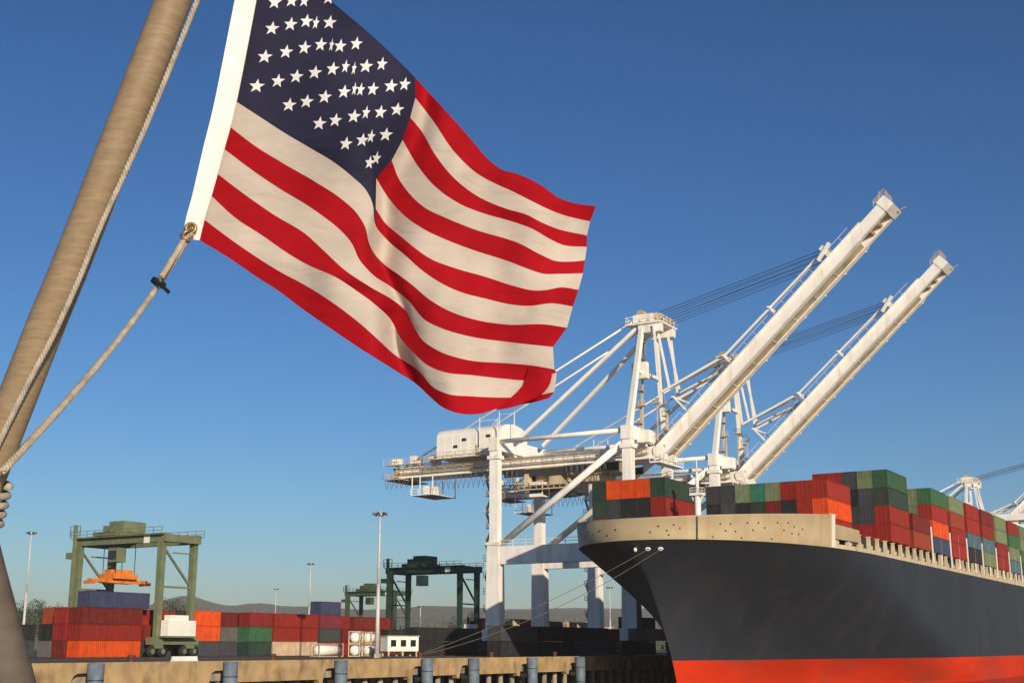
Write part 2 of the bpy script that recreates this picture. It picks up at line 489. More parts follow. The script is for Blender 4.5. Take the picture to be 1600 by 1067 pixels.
# scrub and tree belt along the foot of the hills: one uncountable mass
mb = MB()
rnd = random.Random(9)
for i in range(4200):
    y = rnd.uniform(1000, 3600)
    x = y * rnd.uniform(-0.46, 0.12)
    z = hill_z(x, y) if y > 1260 else ZQ - 0.3
    s = rnd.uniform(0.8, 2.4) * (1 + y / 4500)
    for k in range(3):
        a = rnd.uniform(0, 3.14); dx, dy = math.cos(a) * s, math.sin(a) * s
        cz = z + rnd.uniform(0.3, 0.9) * s
        mb.add([(x - dx, y - dy, cz - s * 0.9), (x + dx, y + dy, cz - s * 0.9), (x + dx * 0.7, y + dy * 0.7, cz + s * 0.5), (x, y, cz + s * 0.95), (x - dx * 0.7, y - dy * 0.7, cz + s * 0.5)], [(0, 1, 2, 3, 4)])
tag(mb.build('scrub', M['scrub']), 'dark scrub and trees over the far hillside', 'scrub', kind='stuff')
# houses on the slopes
rnd = random.Random(21)
def house(x, y, s, rz):
    z = (hill_z(x, y) if y > 1260 else ZQ - 0.3) - 0.5
    h = thing('house', 'tiny pale house among the scrub on the far hillside', 'house', (x, y, z), rz, 'houses on the far hillside')
    a, b, e = 7 * s, 5 * s, 5.5 * s
    m2 = MB(); m2.bx(-a, a, -b, b, 0, e); m2.build('wall', M['house_wall'], h)
    m2 = MB(); m2.add([(-a - .5, -b - .5, e), (a + .5, -b - .5, e), (a + .5, b + .5, e), (-a - .5, b + .5, e), (-a, 0, e + 3 * s), (a, 0, e + 3 * s)],
                      [(0, 1, 5, 4), (2, 3, 4, 5), (1, 2, 5), (3, 0, 4), (3, 2, 1, 0)])
    m2.build('roof', M['house_roof'], h)
for i in range(34):
    y = rnd.uniform(1100, 2900)
    px = rnd.choice([rnd.uniform(860, 1010), rnd.uniform(650, 760), rnd.uniform(780, 850), rnd.uniform(330, 620)])
    house((px - 800) / 2050 * y, y, rnd.uniform(0.8, 1.7), rnd.uniform(0, 3))

# ------------------------------------------------------------------ container ship
SHIP_PC, SHIP_B = 23.5, 20.0
def stem_q(z):
    return -34.6 - 13.4 * (max(z, 0) / 20.0) ** 1.4
def half_w(q, z):
    t = min(max(z / 20.0, 0), 1)
    d = q - stem_q(min(z, 20.0))
    Lr = 95 + (46 - 95) * t ** 0.8
    k = 1.15 + (2.4 - 1.15) * t ** 1.7
    x = min(max(d / Lr, 0), 1)
    return SHIP_B * (1 - (1 - x) ** k) ** (1 - 0.5 * t * t)
QEND = 236.0
gs = [(i / 46.0) ** 2.6 for i in range(47)]
def hull_ring(z, inset=0.0):
    """one level of the hull from starboard aft round the stem to port aft"""
    s0 = stem_q(z)
    port = [(SHIP_PC + max(half_w(s0 + (QEND - s0) * g, z) - inset, 0), s0 + (QEND - s0) * g, z) for g in gs]
    star = [(2 * SHIP_PC - x, y, z_) for x, y, z_ in port[:0:-1]]
    return star + port
ship = thing('container_ship', 'large container ship with charcoal hull and red boot top moored at the quay', 'ship', W(0, 0, 0), RZ)
def hull_part(name, zs, m):
    rows = [hull_ring(z) for z in zs]
    m2 = MB(); m2.grid(rows)
    m2.grid([[r[0], r[-1]] for r in rows], flip=True)
    return m2.build(name, m, ship, True)
BOOT = 4.45
hull = hull_part('hull', [BOOT + (20.0 - BOOT) * i / 18 for i in range(19)], M['hull'])
hull_part('boot_top', [-4, -2, 0, 0.8, 1.6, 2.4, 3.2, 3.9, BOOT], M['boot'])
# main deck
rg = hull_ring(19.9, 0.05); hn = len(rg) // 2
m2 = MB(); m2.grid([rg[hn::-1], rg[hn:]], flip=True)
m2.build('deck', M['shipdeck'], ship)
# forecastle bulwark
QB = -21.8
def bulwark_top(q):
    t = (q - stem_q(20)) / (QB - stem_q(20))
    return 22.7 + 1.8 * min(max(t, 0), 1) ** 0.9
nb = 44
def bul_row(off, dq, ztf):
    half = []
    for i in range(nb + 1):
        q = stem_q(20) + (QB - stem_q(20)) * (i / nb) ** 2.2
        w = half_w(q, 20.0)
        # outward normal of the deck outline
        w2 = half_w(q + 0.02, 20.0)
        nx, ny = 0.02, -(w2 - w); L_ = math.hypot(nx, ny)
        if i == 0: nx, ny, L_ = 0.0, -1.0, 1.0
        z = 20.003 if ztf == 0 else bulwark_top(q)
        half.append((max(w + off * nx / L_, 0), q + off * ny / L_, z))
    half[0] = (0, half[0][1], half[0][2])
    return [(SHIP_PC - x, y, z) for x, y, z in half[:0:-1]] + [(SHIP_PC + x, y, z) for x, y, z in half]
lo, hi, hi2, lo2 = bul_row(0.02, 0, 0), bul_row(0.30, 0, 1), bul_row(0.0, 0, 1), bul_row(-0.3, 0, 0)
m2 = MB(); m2.grid([lo, hi, hi2, lo2])
m2.add([lo[-1], hi[-1], hi2[-1], lo2[-1]], [(0, 1, 2, 3)]); m2.add([lo[0], hi[0], hi2[0], lo2[0]], [(3, 2, 1, 0)])
m2.build('bulwark', M['bulwark'], ship, True)
m2 = MB(); m2.path([((a[0] + b[0]) / 2, (a[1] + b[1]) / 2, a[2] + 0.04) for a, b in zip(hi, hi2)], 0.16, n=6)
m2.build('bulwark_rim', M['bulwark'], ship, True)
for side in (1, -1):
    e, h = (lo[-1], hi[-1]) if side > 0 else (lo[0], hi[0])
    m2 = MB(); m2.beam((e[0] - side * 0.1, e[1] + 0.35, 20.0), (h[0] - side * 0.1, h[1] + 0.45, h[2] + 0.25), 0.8, 0.6)
    m2.build('bulwark_post', M['white'], ship)
    rows = [(q, half_w(q, 20.0)) for q in (-20.6, -17.5, -14.4, -11.4)]
    m2 = MB()
    m2.grid([[(SHIP_PC + side * (w + .02), q, 21.3), (SHIP_PC + side * (w + .02), q, 23.4 - 0.1 * i)] for i, (q, w) in enumerate(rows)], flip=(side > 0))
    m2.grid([[(SHIP_PC + side * (w - .3), q, 21.3), (SHIP_PC + side * (w - .3), q, 23.4 - 0.1 * i)] for i, (q, w) in enumerate(rows)], flip=(side < 0))
    m2.grid([[(SHIP_PC + side * (w + .02), q, 23.4 - 0.1 * i), (SHIP_PC + side * (w - .3), q, 23.4 - 0.1 * i)] for i, (q, w) in enumerate(rows)], flip=(side > 0))
    m2.build('wind_screen', M['bulwark'], ship)
# vertical seam below the foremast, on the port bulwark
def on_bulwark(q, fz, off=0.0):
    w = half_w(q, 20.0); zt = bulwark_top(q)
    d = 0.01
    w2 = half_w(q + d, 20.0)
    nx, ny = d, -(w2 - w)
    L_ = math.hypot(nx, ny)
    nrm = Vector((nx / L_, ny / L_, 0))
    return Vector((SHIP_PC + w, q, 20 + (zt - 20) * fz)) + nrm * (off + 0.3 * fz), nrm
pts = [on_bulwark(-44.9, t / 6, 0.05)[0] for t in range(7)]
m2 = MB(); m2.path(pts, 0.13, n=6); m2.build('seam_bar', M['darkmetal'], ship)
# round ports in the bulwark
m2 = MB(); m2.tube((0, 0, -0.05), (0, 0, 0.05), 0.13, n=10); port_me = m2.mesh('port_hole', M['darkmetal'])
rnd = random.Random(3)
port_q = [(-42.6, .66), (-41.4, .66), (-42.0, .38), (-40.8, .36), (-39.2, .70), (-37.6, .70), (-38.4, .42), (-36.6, .52), (-34.4, .72), (-32.4, .72), (-33.2, .45), (-31.6, .35),
          (-31.2, .58), (-43.4, .12), (-40.0, .10), (-35.4, .12), (-30.2, .34), (-29.4, .52), (-46.2, .5), (-46.6, .66), (-47.0, .4), (-47.4, .62), (-47.7, .35), (-46.9, .2)]
for q, fz in port_q:
    c, nrm = on_bulwark(q, fz, 0.0)
    o = link('port_hole', port_me, ship, c)
    o.rotation_euler = nrm.to_track_quat('Z', 'Y').to_euler()
# starboard bow ports
for q, fz in ((-47.7, .55), (-47.2, .3), (-46.6, .55), (-45.6, .4), (-44.6, .58), (-43.4, .3), (-42.0, .55)):
    c, nrm = on_bulwark(q, fz, 0.0)
    o = link('port_hole', port_me, ship, (2 * SHIP_PC - c.x, c.y, c.z))
    o.rotation_euler = Vector((-nrm.x, nrm.y, 0)).to_track_quat('Z', 'Y').to_euler()
# mooring chocks just below the bulwark
def on_hull(q, z, off=0.0, side=1):
    w = half_w(q, z)
    w2 = half_w(q + 0.05, z)
    wz = half_w(q, z + 0.05)
    nrm = Vector((1, -(w2 - w) / 0.05, -(wz - w) / 0.05)).normalized()
    v = Vector((w, q, z)) + nrm * off
    return Vector((SHIP_PC + side * v.x, v.y, v.z)), Vector((side * nrm.x, nrm.y, nrm.z))
def ring_mesh(R0, r, n=16, k=8, sy=0.75):
    m2 = MB(); rows = []
    for i in range(n + 1):
        a = 2 * math.pi * i / n
        rows.append([((R0 + r * math.cos(2 * math.pi * j / k)) * math.cos(a), sy * (R0 + r * math.cos(2 * math.pi * j / k)) * math.sin(a), r * math.sin(2 * math.pi * j / k)) for j in range(k + 1)])
    m2.grid(rows)
    return m2.mesh('mooring_chock', M['white'], True)
chock_me = ring_mesh(0.27, 0.12)
CH = []
for q in (-46.75, -46.2):
    c, nrm = on_hull(q, 18.9, 0.06)
    o = link('mooring_chock', chock_me, ship, c)
    o.rotation_euler = nrm.to_track_quat('Z', 'Y').to_euler()
    CH.append(c + nrm * 0.1)
c, nrm = on_hull(-47.3, 18.8, 0.06, 1)
o = link('mooring_chock', chock_me, ship, c); o.rotation_euler = nrm.to_track_quat('Z', 'Y').to_euler()

# port deck edge: sill strip, stanchions, tall lashing posts
rows_o, rows_i = [], []
qs_ = [-21 + 4 * i for i in range(64)]
for side in (1, -1):
    m2 = MB()
    for a, b in zip(qs_[:-1], qs_[1:]):
        pa, pb = SHIP_PC + side * (half_w(a, 20) - 0.25), SHIP_PC + side * (half_w(b, 20) - 0.25)
        m2.beam((pa, a, 20.3), (pb, b, 20.3), 0.5, 0.6)
    m2.build('deck_edge_sill', M['edge'], ship)
m2 = MB()
m2.beam((0, 0, 0), (0, 0, 1.9), 0.5, 1.1, up=(0, 1, 0), w2=0.4, h2=0.6)
m2.beam((0, 0, 1.9), (0, 0, 2.05), 0.6, 0.8, up=(0, 1, 0))
m2.beam((0.1, 0.3, 0.45), (0.1, 1.7, 0.45), 0.10, 0.5)
stan_me = m2.mesh('stanchion', M['edge'])
q = -19.8
while q < 200:
    link('stanchion', stan_me, ship, (SHIP_PC + half_w(q, 20) - 0.45, q, 20.55))
    q += 4.6
BAY0, BAYS = 6.0, 14.5
m2 = MB(); m2.beam((0, 0, 0), (0, 0, 6.4), 0.22, 0.24, up=(0, 1, 0)); lash_me = m2.mesh('lashing_post', M['white'])
for k in range(2, 13):
    for dq in (-0.9, 5.8):
        link('lashing_post', lash_me, ship, (SHIP_PC + 19.75, BAY0 + BAYS * k + dq, 20.8))
# hatch covers carrying the stacks
for k in range(-2, 15):
    q0 = BAY0 + BAYS * k if k > -2 else -24.0
    q0 = {-2: -24.0, -1: -9.3}.get(k, q0)
    hw = min(half_w(q0, 20) - 1.2, 19.3)
    m2 = MB(); m2.bx(SHIP_PC - hw, SHIP_PC + hw - 0.8, q0 - 0.3, q0 + 12.5, 19.95, 22.7); m2.build('hatch_cover', M['darkmetal'], ship)
# foremast
m2 = MB(); m2.tube((23.3, -25, 20), (23.3, -25, 28.4), 0.52, 0.45, n=12); fm = m2.build('foremast', M['white'], ship, True)
m2 = MB(); m2.tube((23.3, -25, 28.4), (23.3, -25, 31.6), 0.30, 0.22, n=10); m2.tube((23.3, -25, 31.6), (23.3, -25, 33.8), 0.11, 0.06, n=8); m2.build('mast_top', M['white'], fm, True)
m2 = MB(); m2.box((23.3, -25, 28.35), (2.0, 1.3, 0.4)); m2.rail([(22.35, -25.6, 28.5), (24.25, -25.6, 28.5), (24.25, -24.4, 28.5), (22.35, -24.4, 28.5), (22.35, -25.6, 28.5)], 0.8, 1.9, .03)
m2.beam((22.4, -25, 28.2), (23.0, -25, 27.0), .25, .25); m2.beam((24.2, -25, 28.2), (23.6, -25, 27.0), .25, .25)
m2.build('mast_platform', M['white'], fm)
m2 = MB(); m2.beam((22.5, -25, 30.9), (24.1, -25, 30.9), 0.14, 0.14); m2.box((22.5, -25, 31.1), (.25, .25, .4)); m2.box((24.1, -25, 31.1), (.25, .25, .4)); m2.build('crosstree', M['white'], fm)
# bridge wing far aft
m2 = MB(); m2.bx(8, 42, 137.2, 149, 20, 36.0); brh = m2.build('deckhouse', M['white'], ship)
m2 = MB(); m2.bx(35.5, 45.0, 137.0, 143.0, 37.0, 38.6); m2.bx(38.5, 40.5, 138, 142, 36.0, 37.0); wb = m2.build('bridge_wing', M['white'], ship)
m2 = MB(); m2.rail([(35.5, 137.0, 38.6), (45, 137.0, 38.6), (45, 143, 38.6)], 1.1, 1.5); m2.build('wing_railing', M['white'], wb)

# ------------------------------------------------------------------ containers
def container_mesh(Lc, Hc, name):
    """corrugated box, origin at the middle of its floor, long axis y"""
    m2 = MB(); w = 2.44; hw = w / 2; hl = Lc / 2
    ps = 0.14
    for sx in (-1, 1):
        for sy in (-1, 1):
            m2.bx(sx * hw, sx * (hw - ps), sy * hl, sy * (hl - ps), 0, Hc)
        m2.bx(sx * hw, sx * (hw - 0.08), -hl + ps, hl - ps, 0.0, 0.16)
        m2.bx(sx * hw, sx * (hw - 0.08), -hl + ps, hl - ps, Hc - 0.12, Hc)
        # corrugated side
        ncor = 30 if Lc > 8 else 15
        y0, y1 = -hl + ps, hl - ps
        st = (y1 - y0) / ncor
        rows = [[], []]
        for i in range(ncor):
            for fy, dx in ((0.0, 0.03), (0.35, 0.03), (0.5, 0.085), (0.85, 0.085)):
                for r_, z in ((0, 0.16), (1, Hc - 0.12)):
                    rows[r_].append((sx * (hw - dx), y0 + (i + fy) * st, z))
        for r_, z in ((0, 0.16), (1, Hc - 0.12)):
            rows[r_].append((sx * (hw - 0.03), y1, z))
        m2.grid(rows, flip=(sx < 0))
    m2.add([(-hw + .02, -hl + .05, Hc - .03), (hw - .02, -hl + .05, Hc - .03), (hw - .02, hl - .05, Hc - .03), (-hw + .02, hl - .05, Hc - .03)], [(0, 1, 2, 3)])
    m2.add([(-hw + .02, -hl + .05, .05), (hw - .02, -hl + .05, .05), (hw - .02, hl - .05, .05), (-hw + .02, hl - .05, .05)], [(3, 2, 1, 0)])
    for sy in (-1, 1):
        m2.bx(-hw + ps, hw - ps, sy * hl, sy * (hl - 0.1), 0, 0.17)
        m2.bx(-hw + ps, hw - ps, sy * hl, sy * (hl - 0.1), Hc - 0.13, Hc)
    # doors at -y: two leaves with lock rods
    m2.bx(-hw + ps, -0.01, -hl + 0.05, -hl + 0.10, 0.17, Hc - 0.13)
    m2.bx(0.01, hw - ps, -hl + 0.05, -hl + 0.10, 0.17, Hc - 0.13)
    for x in (-0.85, -0.35, 0.35, 0.85):
        m2.tube((x, -hl + 0.02, 0.1), (x, -hl + 0.02, Hc - 0.08), 0.028, n=6, cap=False, mi=1)
    # corrugated blind end at +y
    rows = [[], []]
    for i in range(7):
        st = (w - 2 * ps) / 7
        for fx, dy in ((0.0, 0.03), (0.35, 0.03), (0.5, 0.08), (0.85, 0.08)):
            for r_, z in ((0, 0.17), (1, Hc - 0.13)):
                rows[r_].append((-hw + ps + (i + fx) * st, hl - dy, z))
    m2.grid(rows)
    return m2.mesh(name, [M['box'], M['rod']])
ME40 = container_mesh(12.19, 2.88, 'long_container')
ME40S = container_mesh(12.19, 2.42, 'long_container_low')
ME20S = container_mesh(6.06, 2.42, 'short_container')
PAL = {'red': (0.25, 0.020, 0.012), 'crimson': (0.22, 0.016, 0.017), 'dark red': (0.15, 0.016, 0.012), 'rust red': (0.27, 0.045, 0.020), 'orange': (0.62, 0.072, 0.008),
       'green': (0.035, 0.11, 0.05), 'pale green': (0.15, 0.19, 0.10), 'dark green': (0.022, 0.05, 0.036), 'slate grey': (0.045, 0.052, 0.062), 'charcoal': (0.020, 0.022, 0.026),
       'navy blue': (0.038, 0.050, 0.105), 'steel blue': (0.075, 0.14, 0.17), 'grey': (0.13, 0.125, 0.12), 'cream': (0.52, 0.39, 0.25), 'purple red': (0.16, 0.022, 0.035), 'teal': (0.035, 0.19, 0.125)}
rndc = random.Random(77)
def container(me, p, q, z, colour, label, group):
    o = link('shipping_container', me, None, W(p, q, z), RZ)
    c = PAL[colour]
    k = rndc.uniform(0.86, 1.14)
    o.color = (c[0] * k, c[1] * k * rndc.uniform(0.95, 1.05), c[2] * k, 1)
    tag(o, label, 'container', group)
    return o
ORD = ['bottom', 'second', 'third', 'fourth', 'fifth', 'sixth']
NTH = ['first', 'second', 'third', 'fourth', 'fifth', 'sixth', 'seventh', 'eighth', 'ninth', 'tenth', 'eleventh', 'twelfth', 'thirteenth', 'fourteenth', 'fifteenth']
TZ = 22.72
def ship_box(bay, q0, p_port, row, tier, colour, rowword):
    lab = '%s ship container, %s tier, %s, %s bay from the bow' % (colour, ORD[tier], rowword, NTH[bay])
    container(ME40, p_port - 1.22, q0 + 6.1, TZ + tier * 2.9, colour, lab, 'containers stacked on the ship')
# first bay behind the bow: a starboard block
cz = [['dark red', 'charcoal', 'slate grey', 'charcoal', 'dark green'],
      ['dark green', 'slate grey', 'charcoal', 'charcoal', 'red'],
      ['dark green', 'orange', 'orange', 'orange', 'red']]
for t in range(3):
    for i in range(5):
        col = cz[t][i]
        if t == 2 and i == 4: col = 'dark green'
        ship_box(0, -24.0, 7.6 + i * 2.5, i, t, col, '%s row from starboard' % NTH[i])
# second bay: port block
ca = [['charcoal', 'slate grey', 'charcoal', 'slate grey', 'dark red', 'dark red', 'charcoal', 'red'],
      ['charcoal', 'slate grey', 'charcoal', 'dark green', 'dark red', 'charcoal', 'red', 'orange'],
      ['slate grey', 'slate grey', 'pale green', 'teal', 'pale green', 'red', 'red', 'red'],
      [None] * 8]
for t in range(4):
    for i in range(8):
        if ca[t][i]:
            ship_box(1, -9.3, 20.6 + i * 2.5, i, t, ca[t][i], '%s row from port' % NTH[7 - i])
# later bays (rows counted from the port edge)
bays = {
    2: [['red', 'red', 'dark green', 'green'], ['crimson', 'slate grey', 'slate grey', 'pale green'], ['red', 'slate grey', 'charcoal', 'slate grey'], ['red', 'rust red', 'red', 'red'], ['red', 'dark red', 'red', 'red'], ['dark red', 'red', 'navy blue']],
    3: [['rust red', 'dark red'], ['dark red', 'slate grey'], ['pale green', 'green', 'pale green'], ['slate grey', 'green', 'pale green']],
    4: [['navy blue', 'orange', 'red', 'green'], ['slate grey', 'red', 'pale green', 'pale green'], ['slate grey', 'red', 'green', 'pale green'], ['red', 'red', 'red', 'green']],
    5: [['red', 'red', 'rust red', 'pale green'], ['orange', 'dark red', 'red', 'green'], ['red', 'red', 'red', 'green']],
    6: [['charcoal', 'steel blue', 'red', 'red'], ['dark green', 'steel blue', 'red', 'red'], ['red', 'red', 'red', 'dark red']],
    7: [['pale green', 'steel blue', 'red', 'dark red'], ['green', 'steel blue', 'crimson', 'red'], ['red', 'slate grey', 'red', 'red']],
    8: [['red', 'crimson', 'pale green', 'pale green'], ['red', 'red', 'cream', 'pale green'], ['red', 'red', 'green', 'green']],
    9: [['steel blue', 'pale green', 'green', 'red'], ['slate grey', 'green', 'dark red', 'red'], ['red', 'navy blue', 'red', 'dark red']],
    10: [['slate grey', 'green', 'pale green', 'pale green'], ['red', 'grey', 'green', 'red'], ['red', 'red', 'red', 'red']],
}
for b in range(2, 11):
    q0 = BAY0 + BAYS * (b - 2)
    if b == 11: continue
    for i, stack in enumerate(bays[b]):
        for t, col in enumerate(stack):
            ship_box(b, q0, 43.4 - i * 2.5, i, t, col, '%s row from port' % NTH[i])
# ------------------------------------------------------------------ yard stacks (block parallel to the quay)
yard_n = {}
def yard(p, q0, q_len, colours, where):
    me = ME40S if q_len > 8 else ME20S
    Lc = 12.19 if q_len > 8 else 6.06
    for t, col in enumerate(colours):
        if col is None: continue
        container(me, p - 1.22, q0 + Lc / 2, ZQ + 0.02 + t * 2.45, col,
                  '%s yard container, %s tier, %s' % (col, ORD[t], where), 'containers stacked in the yard')
yard(-58, -68.3, 12, ['orange', 'red', 'dark red', None], 'left stack under the green gantry crane')
container(ME40S, -59.22, -60.9, ZQ + 0.02 + 3 * 2.45, 'navy blue', 'navy blue container on top of the left stack under the green gantry crane', 'containers stacked in the yard')
yard(-60.6, -69.0, 12, ['dark red', 'crimson', 'red'], 'second row of the left stack')
yard(-63.2, -69.4, 12, ['grey', 'charcoal'], 'third row of the left stack')
yard(-58, -55.6, 6, ['slate grey', 'dark red'], 'between the green gantry crane legs')
yard(-60.6, -55.6, 12, ['dark red', 'dark red', 'red'], 'behind the green gantry power house')
yard(-58, -44.7, 6, ['slate grey', 'orange', 'orange'], 'right of the green gantry crane')
yard(-60.6, -44.7, 6, ['grey', 'dark red', 'red'], 'behind the two orange containers')
yard(-61, -36.2, 6, ['crimson', 'slate grey', 'dark red'], 'just right of the orange pair')
yard(-58, -31.6, 6, ['dark green', 'green', 'crimson'], 'in the stack with the green container')
yard(-60.6, -37.6, 12, ['slate grey', 'grey'], 'behind the green container stack')
yard(-58, -25.2, 12, ['cream', 'red', 'red'], 'above and on the cream container')
yard(-60.6, -25.2, 12, ['red', 'red', 'rust red'], 'behind the cream container')
yard(-58, -12.4, 6, ['crimson', 'slate grey', 'purple red'], 'below the dark blue top container')
container(ME20S, -59.22, -9.4, ZQ + 0.02 + 3 * 2.45, 'navy blue', 'navy blue container on the highest stack left of the far gantry crane', 'containers stacked in the yard')
yard(-60.6, -12.4, 12, ['dark red', 'red', 'crimson'], 'behind the dark blue topped stack')
yard(-58, -5.8, 12, ['crimson', 'dark red'], 'low stack left of the tall light mast')
yard(-62, 3, 12, ['dark red', 'dark red', 'dark red'], 'behind the tall light mast')
yard(-58, 8.5, 12, ['dark red', 'charcoal'], 'behind the white tanks')
# left edge behind the flagpole
yard(-66.0, -66.6, 6, ['grey', 'charcoal', 'rust red'], 'peeping out left of the big stack')
yard(-70.0, -72.5, 6, ['slate grey', 'charcoal'], 'low dark pair left of the big stack')
yard(-72, -80.5, 6, ['dark green', 'grey'], 'far left beside the flagpole')
yard(-84, -72.0, 12, ['slate grey', 'dark green'], 'far left behind the trees')
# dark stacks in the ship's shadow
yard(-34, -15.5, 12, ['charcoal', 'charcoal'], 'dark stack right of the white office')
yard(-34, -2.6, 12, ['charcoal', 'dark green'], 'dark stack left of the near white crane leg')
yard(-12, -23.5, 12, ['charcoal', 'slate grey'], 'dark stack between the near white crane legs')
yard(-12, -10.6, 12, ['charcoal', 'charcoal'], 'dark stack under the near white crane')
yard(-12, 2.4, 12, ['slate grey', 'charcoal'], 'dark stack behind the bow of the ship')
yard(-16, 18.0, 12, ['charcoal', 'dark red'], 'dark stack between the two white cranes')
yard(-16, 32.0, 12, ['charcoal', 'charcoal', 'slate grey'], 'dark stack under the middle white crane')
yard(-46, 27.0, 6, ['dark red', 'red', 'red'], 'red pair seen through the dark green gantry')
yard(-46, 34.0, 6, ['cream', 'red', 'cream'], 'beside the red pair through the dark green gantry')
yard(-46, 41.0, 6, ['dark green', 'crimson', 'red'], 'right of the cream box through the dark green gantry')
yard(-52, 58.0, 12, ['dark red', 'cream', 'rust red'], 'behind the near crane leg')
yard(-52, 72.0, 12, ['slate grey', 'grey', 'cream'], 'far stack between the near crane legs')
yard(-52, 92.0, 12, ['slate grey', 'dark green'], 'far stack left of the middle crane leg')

# ------------------------------------------------------------------ ship-to-shore cranes
def rot_box(m2, a, b, w, h):
    m2.beam(a, b, w, h)
def sts_crane():
    c = thing('ship_to_shore_crane', '', 'crane', (0, 0, 0), RZ, 'white quay cranes')
    Y1 = 16.5; XL = -27.5
    cr = M['cream']
    # bogies and sill beams
    for x in (0, XL):
        m2 = MB(); m2.bx(x - 0.8, x + 0.8, -3.2, Y1 + 3.2, 2.6, 4.6); m2.build('sill_beam', M['cream'], c)
        for y in (-1.6, Y1 + 1.6):
            m2 = MB()
            m2.bx(x - 0.55, x + 0.55, y - 3.4, y + 3.4, 1.5, 2.5)
            for k in range(4):
                yy = y - 2.7 + 1.8 * k
                m2.bx(x - 0.45, x + 0.45, yy - 0.75, yy + 0.75, 0.75, 1.5)
            bg = m2.build('bogie', M['darkmetal'], c)
            for k in range(8):
                yy = y - 3.05 + 0.87 * k
                m2 = MB(); m2.tube((x - 0.2, yy, 0.46), (x + 0.2, yy, 0.46), 0.36, n=12); m2.build('wheel', M['rust'], bg)
    # legs
    for y in (0, Y1):
        for x, nm in ((XL, 'land'), (0, 'water')):
            m2 = MB()
            m2.beam((x, y, 4.6), (x, y, 20.0), 2.1, 2.9, up=(1, 0, 0), w2=1.9, h2=2.5)
            m2.beam((x, y, 20.0), (x, y, 39.0), 1.5, 1.75, up=(1, 0, 0))
            m2.beam((x, y, 19.7), (x, y, 20.25), 2.3, 3.0, up=(1, 0, 0))
            m2.beam((x, y, 35.6), (x, y, 36.3), 2.0, 2.5, up=(1, 0, 0))
            m2.build('leg', cr, c)
        # portal beam
        m2 = MB(); m2.bx(XL + 1.3, -1.3, y - 0.8, y + 0.8, 16.2, 19.4)
        m2.build('portal_beam', cr, c)
        m2 = MB(); m2.rail([(XL + 1.5, y - 0.75, 19.4), (-1.5, y - 0.75, 19.4)], 1.1, 2.5); m2.build('portal_railing', cr, c)
        # diagonal
        m2 = MB(); m2.tube((XL + 1.2, y, 19.8), (-0.7, y, 36.9), 0.62, n=10); m2.build('diagonal_brace', cr, c, True)
        # upper tie
        m2 = MB(); m2.tube((XL, y, 38.9), (0, y, 38.9), 0.42, n=10); m2.build('upper_tie', cr, c, True)
    # stairs along the near landside leg
    m2 = MB()
    for k in range(10):
        z = 5 + k * 3.0
        m2.box((XL - 1.9, 1.2, z), (1.4, 2.2, 0.1)); m2.rail([(XL - 2.6, 0.1, z), (XL - 2.6, 2.3, z)], 1.0, 1.1, .04)
        m2.beam((XL - 2.2, 0.2 if k % 2 else 2.2, z), (XL - 2.2, 2.2 if k % 2 else 0.2, z + 3.0), 0.5, 0.12)
    m2.build('stair', M['tan'], c)
    # cross beams over the leg tops
    for x in (0, XL):
        m2 = MB(); m2.bx(x - 0.95, x + 0.95, -1.0, Y1 + 1.0, 37.2, 39.6); m2.build('cross_beam', cr, c)
    # twin trolley girders
    for y in (6.2, 10.3):
        m2 = MB(); m2.bx(-53.5, 2.6, y - 0.6, y + 0.6, 34.5, 36.5)
        m2.bx(-53.5, 2.6, y - 0.85, y + 0.85, 34.32, 34.5)
        g = m2.build('trolley_girder', cr, c)
        m2 = MB(); yy = y - 1.3 if y < 8 else y + 1.3
        m2.bx(-53.5, 1.5, min(yy, yy + 0.8) - 0.4, max(yy, yy) + 0.4, 35.2, 35.3)
        m2.rail([(-53.5, yy + (-.5 if y < 8 else .5), 35.3), (1.5, yy + (-.5 if y < 8 else .5), 35.3)], 1.1, 2.2)
        m2.build('walkway', M['tan'], g)
    for x in (XL, 0):
        for y in (6.2, 10.3):
            m2 = MB(); m2.bx(x - 0.6, x + 0.6, y - 0.6, y + 0.6, 36.5, 37.2); m2.build('hanger', cr, c)
    # rear platform with railings, drum gear and hanging frame
    m2 = MB(); m2.bx(-56.2, -51.8, 3.5, 13, 33.9, 34.05); m2.rail([(-56.2, 13, 34.05), (-56.2, 3.5, 34.05), (-51.8, 3.5, 34.05)], 1.1, 1.6)
    m2.bx(-55.0, -53.5, 5.2, 11.3, 34.4, 36.4)
    m2.rail([(-56.2, 3.5, 36.9), (-43, 3.5, 36.9)], 1.1, 1.6); m2.bx(-56.0, -43, 3.4, 4.3, 36.75, 36.9)
    m2.rail([(-56.2, 13, 36.9), (-43, 13, 36.9)], 1.1, 1.6); m2.bx(-56.0, -43, 12.1, 13, 36.75, 36.9)
    m2.build('rear_platform', M['tan'], c)
    for i, (x, h) in enumerate(((-54.2, 1.4), (-52.0, 2.0), (-49.8, 1.6), (-47.4, 2.2), (-45.2, 1.3))):
        m2 = MB(); m2.box((x, 5.5 + (i % 2) * 4, 36.9 + h / 2), (1.3, 1.9, h)); m2.build('winch_box', M['cream'], c)
    m2 = MB()
    for x in (-49.5, -47.6, -44.6):
        m2.beam((x, 4.2, 34.2), (x, 4.2, 30.6), 0.16, 0.16)
        m2.beam((x, 12.2, 34.2), (x, 12.2, 30.6), 0.16, 0.16)
    m2.bx(-49.7, -44.4, 4.0, 12.4, 30.5, 30.65); m2.rail([(-49.7, 4.0, 30.65), (-44.4, 4.0, 30.65)], 1.1, 1.4, 0.05)
    m2.bx(-47.4, -45.6, 5, 8, 30.7, 32.4)
    m2.build('service_platform', M['cream'], c)
    # machinery house
    m2 = MB()
    x0, x1, y0, y1, z0 = -43.2, -28.6, 3.4, 13.6, 37.2
